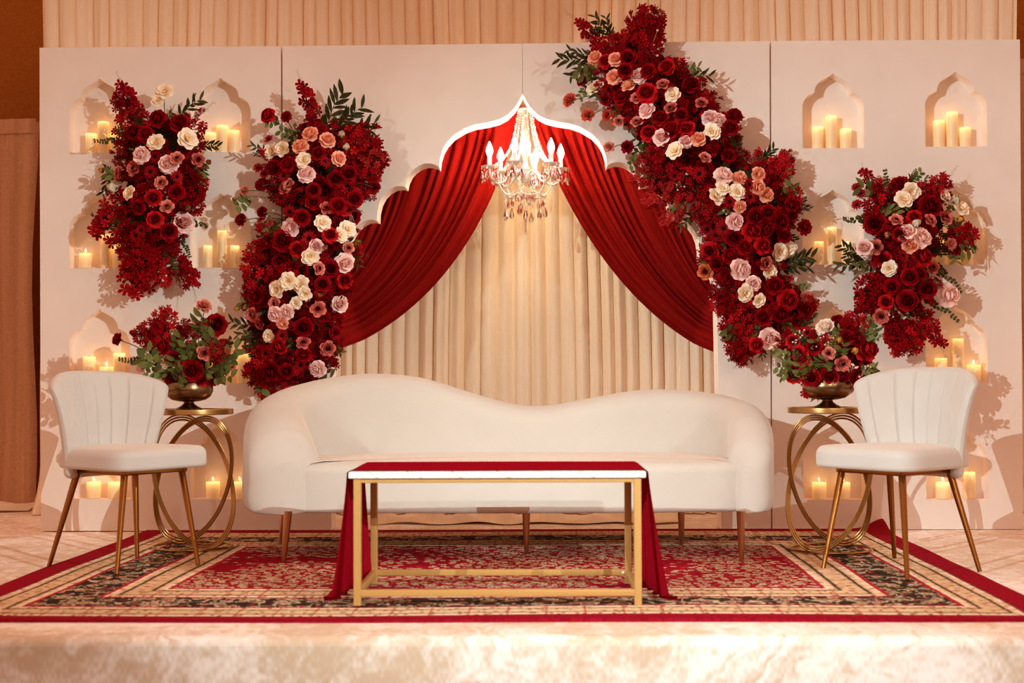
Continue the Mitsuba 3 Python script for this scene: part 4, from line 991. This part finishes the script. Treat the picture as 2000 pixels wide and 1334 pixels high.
def wall_piece(name, label, seed, outline, flowers, stalks, nfill, kinds, mass=(), foam_inset=26, far=0.14):
    A = Arrangement(name, label, 'flower arrangement', seed)
    poly = Polygon(outline)
    if not poly.is_valid: poly = poly.buffer(0)
    foam(A, outline, -0.12, -0.0015, foam_inset)
    def Yf(x, y, edge): return -(0.075 + far * min(edge, 46) / 46)
    fill(A, outline, nfill, Yf, kinds, seed + 100)
    r = np.random.default_rng(seed + 5)
    cx, cy = poly.centroid.x, poly.centroid.y
    # a ragged edge: short blossom twigs, buds and leaves sticking out all round, and green between the flowers
    ring, s_ = poly.exterior, 8.0
    while s_ < ring.length:
        p, q = ring.interpolate(s_), ring.interpolate((s_ + 2) % ring.length)
        nx_, ny_ = (q.y - p.y), -(q.x - p.x)
        if poly.contains(Point(p.x + nx_ * 2, p.y + ny_ * 2)): nx_, ny_ = -nx_, -ny_
        l = math.hypot(nx_, ny_) + 1e-6; nx_, ny_ = nx_ / l + r.normal(0, .35), ny_ / l + r.normal(0, .35) - .1
        kd = ['blossom_twig', 'blossom_cluster', 'eucalyptus_sprig', 'leafy_sprig', 'willow_sprig', 'bud_twig', 'berry_twig', 'blossom_spike'][int(r.choice(8, p=[.26, .22, .10, .10, .08, .08, .04, .12]))]
        L = r.uniform(28, 42)
        A.stalk(kd, p.x - nx_ * L * .74, p.y - ny_ * L * .74, p.x + nx_ * L * .26, p.y + ny_ * L * .26, -0.10, -0.15 - r.uniform(0, .06))
        s_ += r.uniform(24, 44)
    for _ in range(nfill // 5):
        x, y = r.uniform(poly.bounds[0], poly.bounds[2]), r.uniform(poly.bounds[1], poly.bounds[3])
        if poly.buffer(-14).contains(Point(x, y)):
            a = r.uniform(0, 6.28); L = r.uniform(26, 38); dx, dy = math.cos(a) * L, math.sin(a) * L
            A.stalk(['leafy_sprig', 'willow_sprig', 'fern_sprig', 'eucalyptus_sprig', 'berry_twig'][int(r.integers(5))], x - dx * .4, y - dy * .4, x + dx * .6, y + dy * .6, -0.16, -0.25)
    for row in flowers.split():
        k, x, y, d = row.split(','); x, y, d = float(x), float(y), float(d)
        pt = Point(x, y); e = poly.exterior.distance(pt) if poly.contains(pt) else 0
        Y = -(0.175 + (far + .02) * min(e, 40) / 40 + r.uniform(-.02, .03))
        if k == 'I' or k == 'W': d *= 1.12
        if k in 'BKP': d *= 1.1
        if k in 'ypri': d *= 2.0
        ax = poly.exterior.interpolate(poly.exterior.project(pt)); fx = np.clip((x - cx) / 150, -.5, .5)
        A.flower(CODE[k], x, y, d, Y, face=(fx, 0, -np.clip((y - cy) / 500, -.3, .3)))
    for row in stalks.split():
        k, x0, y0, x1, y1, *w = row.split(','); x0, y0, x1, y1 = map(float, (x0, y0, x1, y1))
        Y1 = -(0.17 + r.uniform(-.04, .06))
        if k == 'm': A.stem(x0, y0, x1, y1, -0.14, -0.20); continue
        A.stalk(CODE[k], x0, y0, x1, y1, -0.12, Y1, float(w[0]) if w else 1.0)
    return A
KINDS = [('red_rose', 4), ('blossom_cluster', 6.5), ('daisy', 1.8), ('carnation', 1.1)]

wall_piece('floral_cluster', 'red rose and blossom cluster with pink roses, over the left panel candle niches', 1,
    [(240, 190), (262, 215), (285, 235), (335, 222), (382, 238), (388, 280), (400, 310), (398, 345), (390, 400), (370, 430), (352, 480), (325, 505), (318, 540), (268, 565), (245, 520), (250, 490), (228, 470), (190, 445), (200, 402), (228, 392), (240, 350), (232, 300), (238, 270), (246, 240)],
    """R,308,232,36 R,351,241,40 I,305,279,31 I,365,272,38 I,322,179,30 I,309,196,24 B,277,303,33 B,329,321,36 N,346,311,29 N,386,312,28 N,264,330,33 N,236,341,33 y,202,335,12 y,406,318,13
    G,286,293,20 G,303,306,26 G,294,336,26 N,316,358,28 G,345,345,24 I,254,377,26 i,229,367,22 R,300,386,34 R,303,429,34 R,330,452,36 R,270,405,30 N,326,405,29 B,358,436,42 p,367,407,16 G,267,460,28 R,345,376,32
    G,232,205,22 G,240,222,20 G,276,450,24 R,262,258,34 R,285,262,34""",
    """T,285,262,236,158,1.2 u,240,165,226,138,.8 S,268,300,238,225 S,300,262,268,222 S,280,285,236,268 t,372,232,398,212 u,396,220,422,198,.7 E,240,276,181,275,1.0 L,380,282,428,286 L,378,280,388,262 L,346,228,394,192 m,322,225,322,185 L,220,330,200,382 L,214,340,208,322 F,246,350,206,338 f,250,305,232,318
    S,300,395,205,405 S,290,440,182,447 S,292,450,226,480 S,300,470,268,500 S,345,350,392,340 S,350,400,396,398 S,352,372,400,372 S,310,470,262,530 S,318,480,252,572 S,325,490,318,560 S,330,480,300,548 S,345,500,378,562,.9 T,345,490,382,560,1.1 u,376,548,384,590,.7 E,352,455,372,505 E,336,490,346,545 E,372,432,408,444 F,255,372,234,388 F,395,318,388,355 L,390,310,402,350 u,240,352,192,372 f,322,440,318,470""",
    44, KINDS)

wall_piece('floral_garland', 'tall red floral garland with pink and ivory roses, left of the arch', 2,
    [(520, 300), (548, 268), (575, 255), (600, 225), (622, 250), (690, 248), (750, 300), (738, 345), (708, 400), (695, 440), (697, 480), (680, 540), (660, 600), (652, 680), (640, 742), (560, 757), (500, 752), (488, 735), (502, 690), (497, 640), (492, 580), (478, 520), (490, 500), (517, 470), (540, 430), (542, 380), (512, 340)],
    """R,523,226,32 C,560,229,24 P,606,263,31 P,587,287,30 P,640,274,30 P,662,310,28 I,530,296,29 I,552,291,29 I,594,314,30 K,599,340,32 i,665,267,16 i,675,292,16 G,634,316,25 G,555,344,26 G,525,272,20 G,504,328,20 G,517,340,20 R,534,328,32 R,511,360,26 R,562,321,32 R,681,340,34 N,566,362,27 C,730,366,28 R,622,300,30 R,655,350,34 R,612,372,32
    Q,479,374,22 C,509,362,23 C,513,415,24 C,472,430,26 y,460,390,11 N,558,368,27 G,549,387,26 G,566,414,27 N,636,408,27 I,630,436,31 K,567,445,34 I,678,448,31 I,663,460,28 G,604,466,30 G,598,478,22 R,645,459,32 B,618,481,28 I,606,500,31 N,680,485,24 B,673,513,36 N,621,525,28 R,553,471,46 R,582,487,34 R,692,389,36 R,660,402,36 R,673,548,34 y,692,476,13 p,635,485,14 R,645,525,36 R,590,425,34 R,612,395,32
    I,563,549,31 I,588,556,31 I,541,566,31 I,597,573,28 N,538,593,28 I,579,592,24 N,621,604,33 K,538,614,30 B,559,610,30 N,494,614,29 P,552,632,24 N,593,670,29 N,640,680,32 B,664,594,31 B,621,720,32 I,526,656,24 G,561,634,24 G,552,656,27 R,499,580,34 R,593,639,38 R,592,692,32 G,588,713,25 R,560,725,34 N,509,632,24 y,624,577,13 y,468,602,12 R,529,726,38 R,545,676,34 R,630,555,34 R,610,590,30 G,520,690,24 G,625,570,24 C,655,650,28""",
    """T,628,268,588,158,1.1 u,590,166,580,136,.7 L,625,262,672,178,1.1 L,640,262,712,205,1.0 L,650,262,690,220 L,672,262,736,238,1.1 L,680,268,728,252 F,585,270,545,255 F,548,236,520,240 L,522,300,490,283 L,515,306,494,300 S,655,300,742,262 S,660,320,752,312 S,655,295,715,262 S,680,330,742,335 m,580,270,526,232 m,575,262,556,232 m,690,362,728,366 H,690,320,748,310
    m,560,366,512,363 m,550,396,478,384 m,556,386,476,372 F,490,385,462,405 m,560,428,514,416 m,560,430,476,430 f,560,430,520,440 S,555,445,500,442 S,545,470,505,455 S,550,490,480,500 S,545,480,500,486 S,540,510,472,520 S,545,530,480,560 S,530,560,490,600 b,600,405,604,395 b,545,515,540,528 u,690,488,722,500,.7 F,680,470,700,478 L,690,490,702,520 F,640,440,655,470
    L,505,640,447,628,1.1 L,508,650,462,655,1.0 L,510,655,468,668 L,512,660,482,682 F,650,675,668,690 E,640,690,645,720 f,650,680,672,684 S,560,690,492,705 S,555,700,483,738 S,560,710,510,752 S,540,690,500,690 S,640,610,662,645 S,645,600,668,620 S,660,560,690,552 b,535,700,530,690 E,600,600,598,625 F,500,600,470,590 S,600,730,575,755""",
    112, KINDS)

wall_piece('floral_garland', 'long red floral garland with pink, peach and ivory roses, right of the arch', 3,
    [(1180, 100), (1200, 78), (1222, 60), (1240, 32), (1285, 30), (1280, 62), (1292, 100), (1318, 130), (1368, 168), (1398, 222), (1440, 225), (1440, 262), (1412, 292), (1452, 302), (1515, 300), (1538, 312), (1520, 365), (1568, 378), (1572, 402), (1545, 420), (1550, 460), (1528, 492), (1522, 530), (1562, 570), (1588, 592), (1578, 632), (1530, 645), (1500, 692), (1470, 695), (1438, 708), (1424, 655), (1436, 612), (1388, 582), (1412, 545), (1376, 520), (1386, 482), (1382, 440), (1345, 405), (1305, 400), (1262, 358), (1258, 320), (1262, 300), (1240, 245), (1192, 205), (1168, 165), (1158, 125)],
    """P,1163,113,28 P,1203,116,28 P,1199,151,30 P,1228,167,28 p,1170,132,14 K,1248,148,29 K,1263,216,31 I,1314,186,28 I,1163,172,30 N,1295,167,27 N,1244,194,27 N,1311,213,28 N,1370,203,26 R,1349,165,36 R,1302,131,34 R,1266,139,32 R,1214,189,36 R,1263,182,42 C,1185,194,28 C,1139,160,25 D,1114,197,30 D,1149,227,29 R,1227,113,34 R,1183,120,30 R,1221,138,32
    D,1187,226,24 O,1207,238,26 B,1293,269,33 K,1339,277,26 P,1364,272,29 I,1391,258,31 I,1319,295,32 B,1387,231,32 B,1404,235,28 R,1434,227,34 R,1426,250,34 N,1245,240,27 N,1209,238,24 Q,1190,288,24 C,1226,288,28 R,1311,253,38 R,1341,252,34 R,1267,260,34 R,1291,231,32 r,1250,271,14 G,1306,278,23 N,1376,310,26 R,1423,304,30 B,1413,343,35 P,1445,349,28 I,1398,385,33 I,1411,369,27 I,1440,376,30 G,1366,340,28 G,1425,395,26 P,1445,404,24 G,1261,231,24 r,1437,272,11 R,1380,275,28 R,1330,225,30
    P,1481,340,27 P,1480,366,29 P,1497,381,28 K,1435,433,33 G,1464,385,27 G,1413,446,27 G,1380,448,23 G,1398,460,24 G,1462,360,26 R,1433,465,34 R,1468,452,40 R,1386,490,36 R,1476,424,34 R,1526,434,34 R,1532,461,30 C,1569,444,34 I,1522,492,32 I,1540,485,28 N,1493,514,31 O,1378,531,33 B,1446,527,40 I,1503,532,28 R,1454,483,32 R,1425,500,32 R,1495,448,36 R,1500,415,32
    B,1471,554,28 I,1454,572,33 G,1446,563,22 I,1482,586,25 R,1513,558,38 R,1540,586,42 R,1417,540,32 B,1503,662,40 Q,1574,581,26 C,1573,606,34 R,1526,614,34 R,1490,619,30 R,1477,673,30 R,1490,480,34 R,1545,400,30 G,1500,590,24 R,1400,515,30""",
    """T,1188,112,1128,38,1.2 u,1132,45,1102,20,.8 S,1235,90,1288,24 S,1240,85,1242,24 S,1230,110,1262,40 S,1240,100,1288,50 S,1215,105,1225,58 S,1240,120,1282,70 L,1192,80,1160,30 L,1195,78,1182,32 L,1172,75,1158,52 T,1270,140,1294,85,1.4 L,1160,118,1088,116,1.0 L,1158,112,1108,98,.9 L,1155,125,1112,152 F,1165,150,1125,140 L,1170,145,1164,190 E,1265,110,1278,72 L,1318,152,1390,148,.9 F,1340,140,1366,130 u,1296,95,1306,70,.7 m,1180,190,1120,196 m,1200,215,1152,226 F,1150,165,1132,190 F,1215,235,1200,215
    H,1290,345,1232,350,1.0 H,1280,340,1245,312 H,1330,360,1262,400,.9 H,1340,385,1300,440,.8 H,1345,350,1290,360 H,1330,330,1305,375 S,1350,300,1270,312 S,1340,320,1310,380 S,1400,320,1345,345 S,1350,340,1340,395 S,1320,310,1290,345 F,1275,285,1240,300 F,1250,300,1230,325 f,1290,290,1262,300 m,1240,286,1195,288 F,1430,318,1450,300 F,1436,300,1440,265 L,1480,330,1512,288 L,1470,330,1500,300 F,1470,320,1490,305
    S,1500,360,1540,302 S,1490,350,1548,325 S,1505,390,1562,372 S,1510,405,1568,395 S,1500,410,1560,412 u,1540,385,1576,365,.7 S,1500,350,1518,380 L,1545,400,1582,408 E,1535,410,1570,418 m,1510,450,1560,445 b,1485,490,1482,488 b,1360,380,1365,366 L,1360,415,1328,445 f,1365,415,1395,412
    L,1518,520,1590,500,1.0 L,1520,525,1585,520 L,1522,530,1570,498 F,1395,515,1372,505 m,1400,540,1380,532 S,1430,560,1386,570 S,1430,600,1395,575 S,1440,590,1400,612 S,1470,610,1432,640 S,1475,640,1430,645 S,1480,650,1440,690 S,1460,640,1442,708,.8 S,1470,600,1500,640 S,1490,640,1480,690 u,1444,690,1434,722,.7 F,1530,620,1536,640 L,1550,615,1582,640 F,1555,560,1578,560 b,1460,650,1462,640 S,1550,600,1580,625 S,1540,560,1560,600 f,1470,560,1484,540""",
    128, KINDS)

wall_piece('floral_cluster', 'red rose and blossom cluster with trailing eucalyptus, over the right panel candle niches', 4,
    [(1688, 375), (1695, 350), (1712, 350), (1738, 390), (1760, 348), (1800, 372), (1842, 350), (1840, 400), (1852, 440), (1898, 455), (1888, 488), (1838, 472), (1826, 530), (1830, 570), (1800, 602), (1790, 630), (1782, 685), (1760, 698), (1738, 662), (1742, 622), (1675, 598), (1682, 570), (1718, 540), (1722, 500), (1702, 450), (1714, 420)],
    """R,1758,361,36 I,1778,374,33 I,1765,390,31 R,1816,404,46 I,1843,384,29 I,1876,408,30 i,1862,395,22 N,1846,427,31 N,1815,432,28 N,1750,432,28 R,1709,437,46 R,1757,458,30 B,1773,453,30 B,1800,465,37 i,1785,442,20 P,1777,481,28 B,1689,485,33 N,1712,483,31 p,1731,461,16 Q,1856,477,26 R,1800,502,44 R,1725,506,34 I,1737,524,28 N,1820,523,28 y,1869,429,14 R,1785,425,30 G,1763,500,26 G,1674,367,22 G,1674,400,22 G,1682,378,20 N,1764,465,24
    R,1772,587,44 R,1811,566,36 B,1853,577,42 N,1721,617,32 R,1777,541,36 R,1742,560,32 R,1730,590,30 R,1795,535,32""",
    """T,1732,415,1688,332,1.3 u,1690,345,1682,315,.7 S,1808,390,1850,342 S,1812,395,1842,355 u,1848,352,1872,322,.8 E,1738,400,1728,328,.9 E,1770,365,1790,328 F,1775,360,1800,335 E,1800,375,1812,340 E,1695,432,1643,428,1.0 L,1690,505,1640,478,1.0 L,1690,512,1634,520 L,1695,515,1650,500 F,1705,518,1672,525 F,1862,400,1848,420 S,1838,455,1908,458 S,1840,455,1880,492 S,1835,440,1895,445 F,1855,492,1868,512 m,1828,498,1860,490 m,1710,415,1680,385
    S,1750,560,1672,575 S,1750,580,1678,600 S,1760,555,1700,555 S,1765,600,1738,650 S,1770,610,1765,690 S,1775,610,1780,690 S,1768,615,1745,680 S,1772,620,1792,680 T,1795,600,1838,678,1.5 S,1792,598,1830,655,.7 u,1834,668,1848,704,.8 E,1826,512,1880,575,.8 E,1800,575,1876,630,.7 F,1760,600,1768,620 b,1790,505,1796,505 b,1722,580,1722,592 S,1740,420,1720,400 S,1750,420,1735,390""",
    40, KINDS)

# ------------------------------------------------------------------ bouquets in the two bowls
def bouquet(label, seed, bowl, outline, flowers, stalks):
    A = Arrangement('bowl_bouquet', label, 'flower arrangement', seed)
    c = bowl; px0 = None
    part(A.key, 'foam_base', ply(xf(lathe([(1e-5, -0.045), (0.07, -0.045), (0.088, -0.02), (0.092, 0.0), (0.075, 0.05), (0.04, 0.09), (1e-5, 0.10)], 20), Tr(*c)), 'foam'), 'dark floral foam inside the bowl')
    r = np.random.default_rng(seed)
    poly = Polygon(outline)
    def Yf(x, y, edge): return c[1] - 0.10 * min(edge, 40) / 40 + 0.03
    fill(A, outline, 26, Yf, [('red_rose', 4), ('blossom_cluster', 2), ('bright_cluster', 2), ('carnation', 2)], seed + 9, 24)
    cx, cy = poly.centroid.x, poly.centroid.y
    for row in flowers.split():
        k, x, y, d = row.split(','); x, y, d = float(x), float(y), float(d)
        y -= 7 if y > 738 else 0
        if k in 'ypri': d *= 1.7
        e = poly.exterior.distance(Point(x, y)) if poly.contains(Point(x, y)) else 0
        A.flower(CODE[k], x, y, d * 1.0, c[1] - 0.05 - 0.085 * min(e, 40) / 40, face=(np.clip((x - cx) / 90, -.8, .8), 0, np.clip((cy - y) / 90, -.7, .7)))
    for row in stalks.split():
        k, x0, y0, x1, y1, *w = row.split(','); x0, y0, x1, y1 = map(float, (x0, y0, x1, y1))
        if k == 'm': A.stem(x0, y0, x1, y1, c[1] - .02, c[1] - .06); continue
        A.stalk(CODE[k], x0, y0, x1, y1, c[1] - 0.08, c[1] - 0.165 + r.uniform(-.03, .05), float(w[0]) if w else 1.0)
bouquet('loose red bouquet with broad green leaves in the bowl on the left side table', 31, BOWL_L,
    [(285, 660), (310, 622), (345, 640), (400, 625), (430, 650), (448, 690), (435, 730), (415, 752), (340, 752), (318, 735), (290, 715), (275, 690)],
    """C,232,663,27 r,268,653,18 Q,398,600,33 R,422,634,44 N,398,690,32 i,345,657,28 I,322,706,31 I,316,736,34 P,370,642,28 R,375,724,46 R,362,748,40 R,335,744,34 R,417,746,30 R,392,748,32 R,320,678,32 Q,453,718,18 y,412,634,16 C,427,692,40 C,437,676,30 C,312,645,36 B,275,720,22 R,300,655,34 R,340,700,30 G,330,700,22""",
    """S,320,670,308,612 S,318,650,330,602 S,330,655,290,640 S,345,660,300,662 S,345,650,372,632 H,410,700,438,680 m,300,700,238,666 m,310,690,270,656 m,385,690,398,612 m,400,690,418,645 F,330,715,270,700,1.0 F,320,710,284,680 F,335,725,285,728 F,352,740,340,700,1.0 F,375,725,362,672,.9 F,380,720,385,668,.9 F,410,730,462,700,.8 F,415,735,456,735,.8 F,415,720,466,678,.8 F,400,735,412,715,1.0 F,345,745,358,722,1.2 F,400,700,420,655 F,390,660,394,615 f,370,715,382,655,1.3 f,366,700,376,662,1.2 E,300,705,228,702,1.0 F,345,700,352,655 F,330,690,350,690 L,440,680,454,662 b,325,660,326,655""")
bouquet('dense red bouquet with a white rose in the bowl on the right side table', 32, BOWL_R,
    [(1538, 670), (1565, 650), (1600, 640), (1650, 618), (1690, 640), (1712, 680), (1705, 730), (1660, 752), (1580, 758), (1548, 745), (1540, 710)],
    """W,1613,641,40 R,1693,682,50 N,1644,709,33 N,1618,690,27 y,1635,667,17 y,1664,687,18 R,1551,667,32 R,1590,678,36 R,1656,640,42 G,1578,650,27 R,1552,728,44 R,1584,737,38 R,1620,734,38 R,1598,752,30 R,1647,742,28 R,1692,716,28 R,1700,728,34 R,1636,628,30 C,1672,662,36 C,1655,660,34 R,1560,690,32 C,1545,690,26 R,1570,702,30 r,1670,612,20 R,1675,735,34""",
    """F,1600,715,1614,700,1.4 F,1630,705,1648,668,1.2 F,1680,665,1704,628,1.0 F,1685,665,1712,640,.9 F,1560,745,1562,712,1.4 F,1548,700,1512,685,.9 F,1552,720,1524,738,.9 F,1550,715,1516,718,.9 f,1590,745,1560,690,1.4 f,1588,730,1575,690,1.4 f,1612,690,1640,648,1.2 F,1680,725,1712,718,1.0 F,1600,700,1590,665 F,1690,660,1718,660 E,1575,670,1540,632 b,1600,668,1598,660 b,1566,660,1556,648 b,1680,738,1682,732 E,1560,715,1550,670 S,1680,650,1692,620 S,1650,650,1668,612 F,1620,655,1640,640 m,1548,730,1512,690""")
